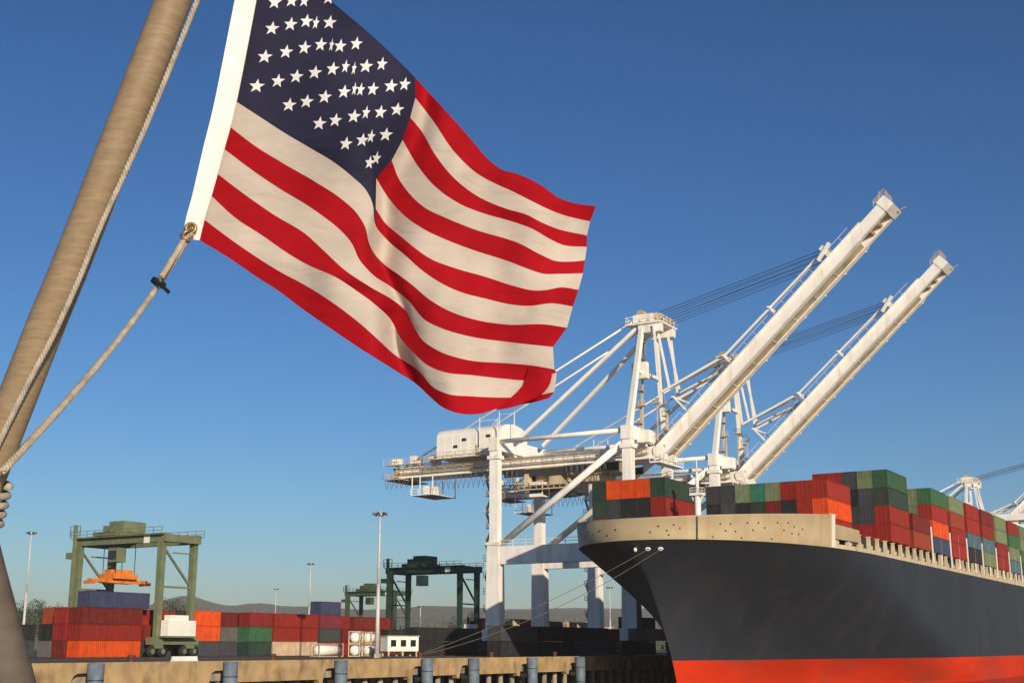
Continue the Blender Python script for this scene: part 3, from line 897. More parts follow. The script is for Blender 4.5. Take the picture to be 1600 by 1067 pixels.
    prof = [(y0, z0), (y0, 41.4), (y0 + 0.25, 42.1), (y0 + 0.9, 42.7), (y0 + 2.2, 43.2), ((y0 + y1) / 2, 43.6), (y1 - 2.2, 43.2), (y1 - 0.9, 42.7), (y1 - 0.25, 42.1), (y1, 41.4), (y1, z0)]
    n_ = len(prof)
    P = [(x0, y, z) for y, z in prof] + [(x1, y, z) for y, z in prof]
    m2.add(P, [tuple(range(n_)), tuple(range(n_, 2 * n_))[::-1]] + [(j, n_ + j, n_ + (j + 1) % n_, (j + 1) % n_) for j in range(n_)])
    mh = m2.build('machinery_house', M['white'], c)
    m2 = MB()
    for k in range(1, 8):
        x = x0 + (x1 - x0) * k / 8
        m2.bx(x - 0.04, x + 0.04, y0 - 0.05, y0 + 0.02, 37.3, 41.4)
    tag(m2.build('wall_rib', M['white'], mh), kind='stuff')
    m2 = MB(); m2.bx(x0 - 1, x1 + 1, y0 - 1.4, y0 - 0.1, 36.95, 37.1); m2.rail([(x0 - 1, y0 - 1.3, 37.1), (x1 + 1, y0 - 1.3, 37.1)], 1.1, 2.0); m2.build('house_walkway', M['tan'], mh)
    for xa, za in ((4.0, 39.1), (6.0, 40.3), (11.5, 40.6)):
        m2 = MB(); m2.bx(x0 + xa, x0 + xa + 0.9, y0 - 0.09, y0 - 0.01, za, za + 0.55)
        for k in range(3):
            m2.bx(x0 + xa - .05, x0 + xa + 0.95, y0 - 0.16, y0 - 0.09, za + .05 + .18 * k, za + .12 + .18 * k)
        m2.build('vent', M['darkmetal'], mh)
    m2 = MB(); m2.bx(x0 + 9.0, x0 + 9.9, y0 - 0.07, y0 - 0.01, 37.25, 39.3); m2.build('door', M['tan'], mh)
    # masts on the house roof
    m2 = MB()
    for x, y, h in ((-33, 3, 5.5), (-31, 7, 7), (-29.0, 3, 5), (-27, 6, 6.5)):
        m2.beam((x, y, 39), (x, y, 39 + h), 0.13, 0.13)
    m2.beam((-33, 3, 43.8), (-29, 3, 43.8), .1, .1); m2.beam((-31, 7, 45.5), (-27, 6, 45.3), .1, .1); m2.beam((-33, 3, 40), (-29, 3, 43.8), .1, .1)
    m2.build('roof_mast', M['white'], c)
    # trolley with driver's cab, headblock and spreader
    m2 = MB(); m2.bx(-23.5, -15.5, 4.0, 12.5, 33.0, 34.0); m2.bx(-22, -17, 5.5, 11, 31.8, 33.0); m2.bx(-23.5, -22.6, 3.8, 5.2, 30.5, 33)
    m2.bx(-18.5, -16, 4.4, 7, 30.9, 33.0)
    tr = m2.build('trolley', M['tan'], c)
    m2 = MB(); m2.bx(-22.2, -19.4, 3.4, 6.0, 28.6, 31.4); cab = m2.build('cab', M['white'], tr)
    m2 = MB(); m2.bx(-22.1, -19.5, 3.33, 3.38, 29.2, 30.8); m2.bx(-19.39, -19.33, 3.6, 5.8, 28.9, 30.9); m2.build('cab_window', M['glass'], cab)
    m2 = MB(); m2.bx(-22.5, -15.2, 7.0, 9.4, 28.8, 29.9); m2.bx(-21, -17, 6.6, 9.9, 29.9, 30.7); m2.rail([(-22.5, 6.9, 29.9), (-15.2, 6.9, 29.9)], 1.0, 1.3)
    for x in (-21, -17):
        m2.beam((x, 8.2, 30.7), (x, 8.2, 33), 0.16, 0.16)
    m2.build('headblock', M['darkmetal'], c)
    m2 = MB(); m2.bx(-24, -14, 2.6, 3.0, 29.8, 30.0); m2.rail([(-24, 2.6, 30.0), (-14, 2.6, 30.0)], 1.1, 1.2); m2.bx(-12, -8, 5, 11, 31.0, 33.4); m2.bx(-10, -3.5, 4.5, 9, 32.2, 33.9)
    m2.build('maintenance_gantry', M['tan'], c)
    m2 = MB(); m2.bx(-28, -4, 3.9, 4.2, 32.6, 33.9); m2.bx(-28, -3, 12.2, 12.5, 32.6, 33.9)
    m2.build('cable_tray', M['darkmetal'], c)
    # festoon loops
    m2 = MB(); x = -43.0
    while x < -3.5:
        if not (-25 < x < -14.5):
            m2.path([(x, 3.2, 33.9), (x + 0.15, 3.2, 32.6), (x + 0.5, 3.2, 31.2), (x + 0.85, 3.2, 32.6), (x + 1.0, 3.2, 33.9)], 0.06, n=4)
        x += 1.15
    x = -55.5
    while x < -50:
        m2.path([(x, 3.2, 33.9), (x + 0.2, 3.2, 32.9), (x + 0.5, 3.2, 32.0), (x + 0.8, 3.2, 32.9), (x + 1.0, 3.2, 33.9)], 0.06, n=4)
        x += 1.2
    tag(m2.build('festoon_cable', M['cable'], c), kind='stuff')
    # A-frame
    AX = (1.4, 60.0)
    for y, ya in ((0.6, 5.6), (15.9, 10.9)):
        m2 = MB(); m2.beam((0, y, 39.6), (AX[0] - 0.6, ya, AX[1]), 0.95, 0.95, w2=0.75, h2=0.75); m2.build('mast_leg', M['white'], c)
        m2 = MB(); m2.beam((-0.4, ya, 58.6), (-24.6, y + (3 if y < 8 else -3), 39.6), 0.62, 0.62); m2.build('mast_backstay', M['white'], c)
        m2 = MB(); m2.tube((-0.6, ya, 60.2), (-51.5, y + (4.3 if y < 8 else -4.3), 36.6), 0.19, n=8); m2.build('long_backstay', M['white'], c, True)
    m2 = MB(); m2.beam((0.4, 3.0, 50.2), (0.4, 13.6, 50.2), 0.6, 0.6); m2.bx(-1.4, 1.6, 5.0, 6.4, 49.0, 52.0); m2.build('mast_tie', M['white'], c)
    m2 = MB(); m2.beam((-0.9, 7.2, 39.6), (0.2, 7.6, 58.5), 0.35, 0.35)
    for k in range(6):
        z = 41 + 3 * k; m2.box((-0.9 + k * .16, 6.6, z), (1.5, 1.5, 0.1)); m2.rail([(-1.6 + k * .16, 5.9, z), (-0.2 + k * .16, 5.9, z)], 1.0, 1.4, .04)
    m2.build('mast_ladder', M['tan'], c)
    m2 = MB(); m2.bx(-2.2, 4.8, 4.4, 12.1, 59.0, 59.3); m2.rail([(-2.2, 4.4, 59.3), (4.8, 4.4, 59.3), (4.8, 12.1, 59.3), (-2.2, 12.1, 59.3), (-2.2, 4.4, 59.3)], 1.2, 1.5, 0.05)
    m2.bx(-1.0, 3.0, 5.2, 11.3, 59.5, 61.0); m2.bx(0.2, 4.6, 4.8, 6.2, 57.4, 59.4); m2.bx(0.2, 4.6, 10.3, 11.7, 57.4, 59.4)
    ah = m2.build('mast_head', M['cream'], c)
    for y in (5.6, 6.6, 9.8, 10.9):
        m2 = MB(); m2.tube((3.6, y - .2, 60.2), (3.6, y + .2, 60.2), 0.9, n=14); m2.build('sheave', M['tan'], ah)
        m2 = MB(); m2.tube((0.4, y - .2, 61.2), (0.4, y + .2, 61.2), 0.8, n=14); m2.build('sheave', M['tan'], ah)
    # boom: raised, twin box girders joined by an underside plate
    hx, hz = 3.4, 35.4
    ang = math.atan2(75.2 - hz, 47.2 - hx)
    ca_, sa_ = math.cos(ang), math.sin(ang)
    def bp(l, y, t):      # l along the boom, t across it (up)
        return (hx + l * ca_ - t * sa_, y, hz + l * sa_ + t * ca_)
    LB = 58.8
    bup = (-sa_, 0, ca_)
    m2 = MB()
    for y in (6.2, 10.3):
        m2.beam(bp(0.4, y, 0), bp(LB - 1.8, y, 0), 1.0, 2.0, up=bup)
        m2.beam(bp(0.4, y, -1.07), bp(LB - 8, y, -1.07), 1.35, 0.14, up=bup)
    m2.beam(bp(0.4, 5.5, 1.05), bp(LB - 6, 5.5, 1.05), 0.7, 0.1, up=bup)
    bm = m2.build('boom', cr, c)
    m2 = MB(); m2.beam(bp(1.0, 8.25, -0.75), bp(LB - 8.5, 8.25, -0.75), 3.08, 0.2, up=bup); m2.build('boom_soffit', M['tan'], bm)
    m2 = MB()
    k = 2.0
    while k < LB - 10:
        m2.beam(bp(k, 6.72, -0.88), bp(k, 9.78, -0.88), 0.14, 0.1, up=bup)
        k += 5.2
    m2.build('boom_cross_tie', cr, bm)
    m2 = MB(); rk = random.Random(5)
    k = 1.5
    while k < LB - 11:
        ln = rk.uniform(0.5, 2.2)
        m2.beam(bp(k, 7.0, -0.9), bp(k + ln, 7.0, -0.9), rk.uniform(.2, .5), 0.12, up=bup)
        k += ln + rk.uniform(0.4, 2.4)
    m2.beam(bp(2, 7.4, -0.89), bp(LB - 12, 7.4, -0.89), 0.1, 0.1, up=bup)
    m2.build('boom_cable_run', M['darkmetal'], bm)
    m2 = MB()
    m2.beam(bp(LB - 1.8, 8.25, 0.1), bp(LB, 8.25, 0.1), 5.3, 2.4, up=bup)
    m2.beam(bp(LB - 7.8, 8.25, 0.6), bp(LB - 1.8, 8.25, 0.6), 3.05, 0.3, up=bup)
    m2.build('boom_tip', cr, bm)
    m2 = MB()
    for k in (LB - 4.0, LB - 5.8):
        m2.beam(bp(k, 6.72, -0.5), bp(k, 9.78, -0.5), 0.5, 0.6, up=bup)
    m2.build('boom_tip_tie', M['tan'], bm)
    m2 = MB()
    a = bp(LB - 2.5, 5.7, 1.2); b_ = bp(LB + 0.1, 5.7, 1.3); d_ = bp(LB + 0.1, 10.8, 1.3)
    m2.rail([a, b_, d_], 1.0, 1.2, .05)
    m2.beam(bp(LB - 1, 6, 1.4), (bp(LB - 1, 6, 1.4)[0], 6, bp(LB - 1, 6, 1.4)[2] + 1.5), .12, .12)
    m2.tube(bp(LB - 1.2, 7.4, 1.6), bp(LB - 1.2, 9.0, 1.6), 0.55, n=12)
    m2.beam(bp(LB - 0.5, 9, -1.1), bp(LB + 1.0, 9, -1.8), .1, .1)
    m2.build('tip_gear', M['tan'], bm)
    m2 = MB()
    k = 3
    while k < LB - 8:
        for t0, t1 in ((0.6, 1.9),):
            m2.beam(bp(k, 5.2, 1.1), bp(k, 5.2, 2.0), .05, .05)
        k += 2.4
    m2.beam(bp(2, 5.2, 2.0), bp(LB - 8, 5.2, 2.0), .06, .06)
    k = 4
    while k < LB - 8:
        m2.beam(bp(k, 10.95, -1.15), bp(k, 10.95, -0.4), .06, .06); m2.box(bp(k, 10.95, -1.2), (0.22, 0.2, 0.2))
        k += 5.1
    m2.build('boom_railing', M['white'], bm)
    # hinge knuckle
    m2 = MB()
    for y in (6.2, 10.3):
        m2.tube((hx, y - 0.9, hz + 0.2), (hx, y + 0.9, hz + 0.2), 1.1, n=14)
        m2.bx(2.0, 4.6, y - 0.5, y + 0.5, 34.1, 36.6)
    m2.bx(2.6, 4.6, 3.2, 13.4, 33.2, 33.45); m2.rail([(2.6, 3.2, 33.45), (4.6, 3.2, 33.45), (4.6, 13.4, 33.45)], 1.1, 1.0)
    m2.bx(0.6, 3.0, 2.2, 4.2, 36.8, 39.0)
    m2.build('hinge', cr, c)
    m2 = MB()
    for (x, y, h) in ((1.6, 3.0, 6.5), (2.6, 7, 7.5), (3.2, 9.5, 5.5), (4.6, 7.0, 6)):
        m2.beam((x, y, 37), (x, y, 37 + h), .2, .2); m2.box((x, y, 37 + h), (1.3, 1.1, .12)); m2.rail([(x - .6, y - .5, 37 + h), (x + .6, y - .5, 37 + h)], .9, .6, .04)
    m2.build('hinge_gantry', M['tan'], c)
    # folded forestays: mast head -> knee -> strut on the boom -> outer bracket
    PB = bp(20.5, 0, 2.6); OB = bp(45.5, 0, 2.0)
    for y in (4.5, 6.0, 10.5, 12.0):
        kx, kz = 4.6 + (0.0 if y in (4.5, 12.0) else 1.0), 45.9 + (0 if y in (4.5, 12.0) else 0.9)
        m2 = MB(); m2.beam((3.4, y, 58.6), (kx, y, kz), 0.36, 0.36); m2.build('upper_forestay', M['white'], c)
        m2 = MB(); m2.beam((kx, y, kz), (PB[0], y, PB[2]), 0.36, 0.42); m2.build('lower_forestay', M['white'], c)
    for y in (4.5, 12.0):
        m2 = MB(); m2.beam((PB[0], y, PB[2]), (OB[0], y, OB[2]), 0.3, 0.36, up=bup); m2.build('outer_forestay', M['white'], c)
    for l, hh in ((9.0, 4.4), (20.5, 2.6), (32.0, 2.4)):
        m2 = MB()
        for y in (4.5, 12.0):
            m2.beam(bp(l, y, 1.1), bp(l, y, hh), 0.3, 0.3)
        m2.beam(bp(l, 3.6, hh), bp(l, 12.9, hh), 0.3, 0.3); m2.build('stay_bracket', M['white'], bm)
    m2 = MB(); m2.beam(bp(45.5, 3.8, 1.9), bp(45.5, 12.8, 1.9), 0.9, 1.5, up=bup); m2.beam(bp(47, 3.7, 1.9), bp(43.5, 3.7, 1.2), .6, .5, up=bup); m2.build('rope_bracket', M['white'], bm)
    # hoist ropes
    for y in (5.4, 6.8, 9.6, 11.0):
        m2 = MB(); m2.tube((3.9, y, 60.9), (OB[0] - 0.2, y, OB[2] + 0.5), 0.06, n=6); m2.build('boom_hoist_rope', M['cable'], c)
        m2 = MB(); m2.tube((3.9, y + 0.3, 59.9), (OB[0] - 0.6, y + 0.3, OB[2] - 0.2), 0.045, n=6); m2.build('boom_hoist_rope', M['cable'], c)
    return c
crane = sts_crane()
crane.location = W(0, 0, ZQ)
crane['label'] = 'tallest near white quay crane, its raised boom above the ship bow'
c2 = copy_tree(crane); c2.location = W(0, 39.8, ZQ)
c2['label'] = 'middle white quay crane, second raised boom, behind the bow containers'
c3 = copy_tree(crane); c3.location = W(0, 272.0, ZQ)
c3['label'] = 'far white quay crane at the right edge, small behind the stacks'

# ------------------------------------------------------------------ rubber-tyred gantry cranes
def rtg(m, label, loc, span=19.0, base=7.0, top=19.2, spread=True, spread_z=11.5):
    c = thing('yard_gantry_crane', label, 'gantry crane', loc, RZ, 'yard gantry cranes')
    for x in (0, -span):
        for y in (0, base):
            m2 = MB(); m2.beam((x, y, 3.0), (x, y, top - 1.4), 1.0, 0.75, up=(1, 0, 0), w2=0.85, h2=1.15)
            m2.build('leg', m, c)
        m2 = MB(); m2.bx(x - 0.6, x + 0.6, -1.6, base + 1.6, 1.9, 3.0); sl = m2.build('sill_beam', m, c)
        m2 = MB(); m2.beam((x, base - 0.3, top - 3.0), (x, base * 0.35, top - 3.0), .2, .2); m2.beam((x, 0.4, top - 2.2), (x, base - 0.4, top - 8.2), 0.32, 0.32); m2.beam((x, 0.4, top - 8.4), (x, base, top - 8.4), .3, .3)
        m2.build('end_brace', m, c)
        for y in (-1.0, 1.2, base - 1.2, base + 1.0):
            m2 = MB(); m2.tube((x - 0.45, y, 0.86), (x + 0.45, y, 0.86), 0.85, n=18); w = m2.build('wheel', M['rubber'], c, True)
            m2 = MB(); m2.tube((x - 0.47, y, 0.86), (x + 0.47, y, 0.86), 0.42, n=12); m2.build('rim', m, w)
        for y in (0.1, base - 0.1):
            m2 = MB()
            m2.bx(x - 0.55, x + 0.55, y - 0.9, y + 0.9, 1.3, 1.9); m2.beam((x, y - 1.2, 1.5), (x, y - 0.2, 2.2), .5, .3); m2.beam((x, y + 1.2, 1.5), (x, y + 0.2, 2.2), .5, .3)
            m2.build('wheel_yoke', m, c)
    for y in (0, base):
        m2 = MB(); m2.bx(-span - 1.2, 1.2, y - 0.4, y + 0.4, top - 1.4, top); m2.build('girder', m, c)
        m2 = MB(); s = -0.9 if y == 0 else 0.9
        m2.bx(-span - 1, 1, y + s - 0.35, y + s + 0.35, top - 0.3, top - 0.22); m2.rail([(-span - 1, y + s * 1.3, top - 0.22), (1, y + s * 1.3, top - 0.22)], 1.1, 1.8, .04); m2.build('walkway', m, c)
    for x0 in (-span - 1.3, 0.2):
        m2 = MB(); m2.bx(x0, x0 + 1.1, 0.5, base - 0.5, top - 1.4, top - 0.2); m2.build('end_tie', m, c)
    # side ladder tower
    m2 = MB()
    m2.beam((-span + 0.1, -1.2, 2.5), (-span + 0.1, -1.2, top + 2.0), 0.3, 0.6); m2.rail([(-span - 1.2, -1.2, top), (-span + 1.2, -1.2, top)], 1.8, 0.8, .05); m2.box((-span - 1.2, -0.4, top - 3.0), (1.4, 1.6, 1.0))
    m2.build('ladder', m, c)
    tx = -span * 0.70
    m2 = MB(); m2.bx(tx - 2.4, tx + 3.0, -0.4, base + 0.4, top + 0.05, top + 0.7); m2.bx(tx - 0.2, tx + 3.2, 1.0, base - 1.2, top + 0.7, top + 2.5); m2.bx(tx - 2.2, tx - 0.6, 1.5, base - 2, top + 0.7, top + 1.9)
    m2.beam((tx - 1.2, 1.0, top + 0.7), (tx + 1.2, 1.0, top + 2.4), .35, .35)
    t = m2.build('trolley', m, c)
    m2 = MB(); m2.bx(tx + 2.0, tx + 4.0, -0.8, 1.2, top - 4.3, top - 2.0); cb = m2.build('cab', m, t)
    m2 = MB(); m2.bx(tx + 2.1, tx + 3.9, -0.86, -0.81, top - 3.9, top - 2.5); m2.build('cab_window', M['glass'], cb)
    m2 = MB(); m2.bx(0.0 - 3.6, 0.0 - 2.3, -0.56, -0.51, top - 1.5, top - 0.3)
    m2.build('sign_board', M['white'], c)
    if spread:
        for x, y in ((tx - 1.5, 1.5), (tx + 1.5, 1.5), (tx - 1.5, base - 1.5), (tx + 1.5, base - 1.5)):
            m2 = MB(); m2.beam((x, y, spread_z + 1.4), (x, y, top), 0.09, 0.09); m2.build('hoist_rope', M['cable'], c)
        m2 = MB(); m2.bx(tx - 1.9, tx + 1.9, 1.0, base - 1.0, spread_z + 0.9, spread_z + 1.7); m2.bx(tx - 0.8, tx + 0.8, 1.2, base - 1.2, spread_z + 1.7, spread_z + 2.4); m2.build('headblock', M['orange'], c)
        m2 = MB(); ym = base / 2
        m2.bx(tx - 0.5, tx + 0.5, ym - 6.0, ym + 6.0, spread_z + 0.3, spread_z + 0.85)
        for s in (-1, 1):
            m2.bx(tx - 1.22, tx + 1.22, ym + s * 5.75, ym + s * 6.1, spread_z, spread_z + 0.5)
            m2.bx(tx - 1.1, tx - 0.8, ym + s * 2.0, ym + s * 3.0, spread_z + 0.2, spread_z + 1.0); m2.bx(tx + 0.8, tx + 1.1, ym + s * 2.0, ym + s * 3.0, spread_z + 0.2, spread_z + 1.0)
        m2.bx(tx - 1.15, tx + 1.15, ym - 2.5, ym + 2.5, spread_z + 0.2, spread_z + 0.6)
        m2.build('spreader', M['orange'], c)
    # power house on the sill
    m2 = MB(); m2.bx(0.0 + 0.65, 2.2, 0.2, base - 0.8, 3.2, 5.6); m2.bx(0.65, 1.9, 0.8, base - 2.2, 5.6, 6.4); pw = m2.build('power_house', M['white'], c)
    m2 = MB(); m2.tube((1.2, 1.5, 6.4), (1.2, 1.5, 8.0), 0.25, n=10); m2.box((1.2, 3.6, 6.8), (0.9, 1.2, 0.8)); m2.build('exhaust', M['darkmetal'], pw)
    m2 = MB(); m2.bx(0.6, 2.4, -0.2, base - 0.4, 2.95, 3.15); m2.build('power_house_shelf', m, c)
    return c
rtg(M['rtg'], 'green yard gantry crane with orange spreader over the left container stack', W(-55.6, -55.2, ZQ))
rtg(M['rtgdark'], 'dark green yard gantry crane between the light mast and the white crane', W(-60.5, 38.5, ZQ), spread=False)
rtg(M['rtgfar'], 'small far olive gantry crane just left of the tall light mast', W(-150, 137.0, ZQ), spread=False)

# ------------------------------------------------------------------ light masts
def light_mast(x, Y, h, label, ring=0.95):
    m = thing('light_mast', label, 'light mast', ((x - 800) / 2000 * (Y * _c), Y, ZQ), 0.3, 'yard light masts')
    m2 = MB(); m2.box((0, 0, 0.3), (1.0, 1.0, 0.6)); m2.build('base', M['pile'], m)
    m2 = MB(); m2.tube((0, 0, 0.6), (0, 0, h * 0.5), 0.34, 0.25, n=12); m2.tube((0, 0, h * 0.5), (0, 0, h), 0.22, 0.13, n=12); m2.tube((0, 0, h * .5 - .15), (0, 0, h * .5 + .15), .3, n=12); m2.build('pole', M['mastgrey'], m, True)
    m2 = MB(); m2.beam((-ring, 0, h), (ring, 0, h), 0.14, 0.14); m2.beam((0, -ring, h), (0, ring, h), 0.14, 0.14); m2.tube((0, 0, h - 0.3), (0, 0, h + 0.6), 0.2, n=8); m2.build('crossarm', M['galv'], m)
    for a in range(6):
        an = a * math.pi / 3
        cx, cy = ring * 0.95 * math.cos(an), ring * 0.95 * math.sin(an)
        m2 = MB(); m2.box((cx, cy, h + 0.12), (0.4, 0.36, 0.34), rz=an); m2.beam((0, 0, h), (cx, cy, h), .07, .07); l = m2.build('floodlight', M['darkmetal'], m)
        m2 = MB(); m2.box((cx, cy, h - 0.12), (0.32, 0.3, 0.05), rz=an); m2.build('lamp_glass', M['lens'], l)
light_mast(589, 190, 20.5, 'tall white light mast standing on the quay beside the white tanks')
light_mast(34, 275, 25.0, 'white light mast at the far left beside the flagpole')
light_mast(110, 430, 25.0, 'small far light mast just left of the green gantry crane')
light_mast(481, 380, 25.0, 'thin far light mast behind the dark red stacks')
light_mast(428, 560, 25.5, 'faint farthest light mast above the red containers')
light_mast(656, 420, 14.0, 'short far light mast seen through the dark green gantry')
light_mast(954, 420, 20.0, 'thin light mast between the dark legs of the middle crane')

# ------------------------------------------------------------------ tanks, office, trailers beside the mast
def tank(p, q, z, rz, Lt, rr, label):
    t = thing('tank_container', label, 'tank', W(p, q, z), RZ + rz, 'white tanks beside the light mast')
    rows = []
    for yy, f in ((-Lt / 2 - 0.35, 0.02), (-Lt / 2 - 0.3, 0.4), (-Lt / 2 - 0.17, 0.75), (-Lt / 2, 1), (Lt / 2, 1), (Lt / 2 + 0.17, 0.75), (Lt / 2 + 0.3, 0.4), (Lt / 2 + 0.35, 0.02)):
        rows.append([(rr * f * math.cos(2 * math.pi * k / 20), yy, rr + 0.2 + rr * f * math.sin(2 * math.pi * k / 20)) for k in range(21)])
    m2 = MB(); m2.grid(rows, flip=True); m2.build('vessel', M['white'], t, True)
    m2 = MB(); e = rr + 0.08; hL = Lt / 2 + 0.45
    for sx in (-1, 1):
        for sy in (-1, 1):
            m2.beam((sx * e, sy * hL, 0), (sx * e, sy * hL, 2 * rr + 0.4), .12, .12)
        m2.beam((sx * e, -hL, 0.1), (sx * e, hL, 0.1), .14, .14); m2.beam((sx * e, -hL, 2 * rr + .3), (sx * e, hL, 2 * rr + .3), .1, .1)
    for sy in (-1, 1):
        m2.beam((-e, sy * hL, 0.1), (e, sy * hL, 0.1), .14, .14); m2.beam((-e, sy * hL, 2 * rr + .3), (e, sy * hL, 2 * rr + .3), .1, .1)
    m2.build('frame', M['tan'], t)
tank(-35.5, -38.0, ZQ, 0.0, 5.0, 0.85, 'long white tank lying lengthwise beside the cream container')
tank(-34.5, -31.8, ZQ, 0.52, 3.0, 0.8, 'lower white tank seen end on, left of the light mast')
tank(-34.5, -31.8, ZQ + 2.05, 0.52, 3.0, 0.8, 'upper white tank seen end on, left of the light mast')
tank(-36.5, -28.6, ZQ, 0.52, 3.0, 0.8, 'lower white tank seen end on, just behind the light mast')
tank(-36.5, -28.6, ZQ + 2.05, 0.52, 3.0, 0.8, 'upper white tank seen end on, just behind the light mast')
tank(-37.5, -24.0, ZQ, 0.3, 3.0, 0.8, 'lower white tank right of the light mast, partly behind the office')
tank(-37.5, -24.0, ZQ + 2.05, 0.3, 3.0, 0.8, 'upper white tank right of the light mast')
of = thing('site_office', 'raised white site office with three dark windows right of the light mast', 'office', W(-28.8, -27.6, ZQ), RZ - 0.42)
m2 = MB(); m2.bx(-1.2, 1.2, -2.9, 2.9, 0.85, 3.2); bd = m2.build('body', M['white'], of)
m2 = MB(); m2.bx(-1.35, 1.35, -3.05, 3.05, 3.2, 3.32); m2.build('roof', M['tan'], of)
for i in range(3):
    m2 = MB(); m2.bx(1.17, 1.26, -2.45 + i * 1.85, -1.25 + i * 1.85, 1.5, 2.75); wd = m2.build('window', M['white'], bd)
    m2 = MB(); m2.bx(1.2, 1.275, -2.35 + i * 1.85, -1.35 + i * 1.85, 1.6, 2.65); m2.build('pane', M['glass'], wd)
for sx in (-1, 1):
    for sy in (-2.6, 0, 2.6):
        m2 = MB(); m2.bx(sx * 1.0 - .12, sx * 1.0 + .12, sy - .12, sy + .12, 0, 0.85); m2.build('leg', M['tan'], of)

# ------------------------------------------------------------------ trees at the left edge
rt = random.Random(31)
def tree(x, Y, h, label):
    t = thing('tree', label, 'tree', ((x - 800) / 2000 * Y * _c, Y, ZQ), rt.uniform(0, 6), 'trees behind the flagpole')
    m2 = MB(); m2.path([(0, 0, 0), (0.1, 0, h * .3), (0.0, 0.15, h * .6), (0.1, 0.1, h * .85)], [0.3, 0.24, 0.15, 0.05], n=8)
    for k in range(6):
        a = rt.uniform(0, 6.28); z = h * rt.uniform(.35, .7); L_ = h * rt.uniform(.2, .35)
        m2.path([(0, 0, z), (math.cos(a) * L_ * .6, math.sin(a) * L_ * .6, z + L_ * .5), (math.cos(a) * L_, math.sin(a) * L_, z + L_ * .8)], [.12, .08, .03], n=6)
    m2.build('trunk', M['bark'], t, True)
    m2 = MB()
    cl = [(rt.gauss(0, h * .17), rt.gauss(0, h * .17), h * rt.uniform(.38, .95), h * rt.uniform(.09, .17)) for _ in range(26)]
    for (cx, cy, cz_, r) in cl:
        for _ in range(60):
            v = Vector((rt.gauss(0, 1), rt.gauss(0, 1), rt.gauss(0, 1))).normalized() * r * rt.uniform(.5, 1.1)
            s = rt.uniform(.12, .26)
            a = Vector((rt.gauss(0, 1), rt.gauss(0, 1), rt.gauss(0, 1))).normalized(); b = a.orthogonal().normalized()
            p0 = Vector((cx, cy, cz_)) + v
            m2.add([p0 - a * s, p0 - b * s * .5, p0 + a * s, p0 + b * s * .5], [(0, 1, 2, 3)])
    m2.build('crown', M['leaf'], t)
tree(42, 285, 11.5, 'dark leafy tree left of the slate containers, nearest the flagpole')
tree(62, 300, 10.5, 'dark rounded tree between the flagpole and the left stacks')
tree(84, 330, 11.0, 'dark tree behind the small orange topped stack')
tree(20, 310, 11.0, 'dark tree half hidden behind the lower flagpole')
tree(262, 330, 13.0, 'bushy tree seen through the right end of the green gantry')
tree(285, 345, 12.0, 'second bushy tree behind the green gantry power house')
tree(735, 420, 12.0, 'olive tree seen left of the near white crane leg')
tree(712, 460, 10.0, 'small olive tree behind the red pair through the dark green gantry')

# ------------------------------------------------------------------ mooring lines
def mooring(a, b, sag, label, r):
    pts = []
    for i in range(25):
        t = i / 24
        p = a.lerp(b, t); p.z -= sag * 4 * t * (1 - t)
        pts.append(p)
    m2 = MB(); m2.path(pts, r, n=6)
    tag(m2.build('mooring_line', M['mooring'], None, True), label, 'mooring line', 'mooring lines of the ship')
Mship = Matrix.Translation(W(0, 0, 0)) @ Matrix.Rotation(RZ, 4, 'Z')
mooring(Mship @ CH[0], W(1.6, -65.2, ZQ + 0.6), 0.8, 'upper mooring line from the bow chock down to the quay bollard', 0.038)
mooring(Mship @ CH[1], W(1.6, -65.0, ZQ + 0.5), 1.6, 'lower mooring line sagging from the bow to the quay bollard', 0.038)

# ------------------------------------------------------------------ foreground: flagpole, halyard, rope, flag
pole = thing('flagpole', 'leaning tarnished brown flagpole bent at its foot, left of the flag', 'flagpole', near_point(60, 1500, 2.35))
def rel(p): return p - pole.location
D0 = 2.32
cl_pts = [(345, -190), (271, 0), (194, 200), (116, 400), (74, 502), (33, 606), (-4, 700), (-28, 762), (-40, 800), (-41, 836), (-33, 880), (-13, 960), (14, 1067), (40, 1180), (70, 1330), (105, 1500)]
dd = [D0 + 0.02, D0 + 0.01, D0, D0, D0, D0, D0, D0, D0, D0 - .005, D0 - 0.01, D0 - .03, D0 - .06, D0 - .09, D0 - .12, D0 - .15]
cw = [near_point(x, y, d) for (x, y), d in zip(cl_pts, dd)]
rr = [0.0312, 0.0318, 0.0325, 0.0332, 0.0336, 0.034, 0.0345, 0.035, 0.037, 0.040, 0.0415, 0.0425, 0.043, 0.0435, 0.044, 0.0445]
def catmull(pts, k=6, vals=None):
    out, ov = [], []
    n = len(pts)
    for i in range(n - 1):
        p0, p1, p2, p3 = pts[max(i - 1, 0)], pts[i], pts[i + 1], pts[min(i + 2, n - 1)]
        for j in range(k):
            t = j / k
            out.append(0.5 * ((2 * p1) + (p2 - p0) * t + (2 * p0 - 5 * p1 + 4 * p2 - p3) * t * t + (3 * p1 - p0 - 3 * p2 + p3) * t ** 3))
            if vals: ov.append(vals[i] * (1 - t) + vals[i + 1] * t)
    out.append(pts[-1])
    if vals: ov.append(vals[-1])
    return (out, ov) if vals else out
cp, cr_ = catmull([rel(p) for p in cw], 6, rr)
m2 = MB(); m2.path(cp[:9 * 6 + 1], cr_[:9 * 6 + 1], n=40); m2.build('upper_tube', M['pole'], pole, True)
m2 = MB(); m2.path(cp[9 * 6 - 3:], [r * 1.015 for r in cr_[9 * 6 - 3:]], n=40); tag(m2.build('lower_tube', M['post'], pole, True), 'grey brown lower post with shade put into its colour')
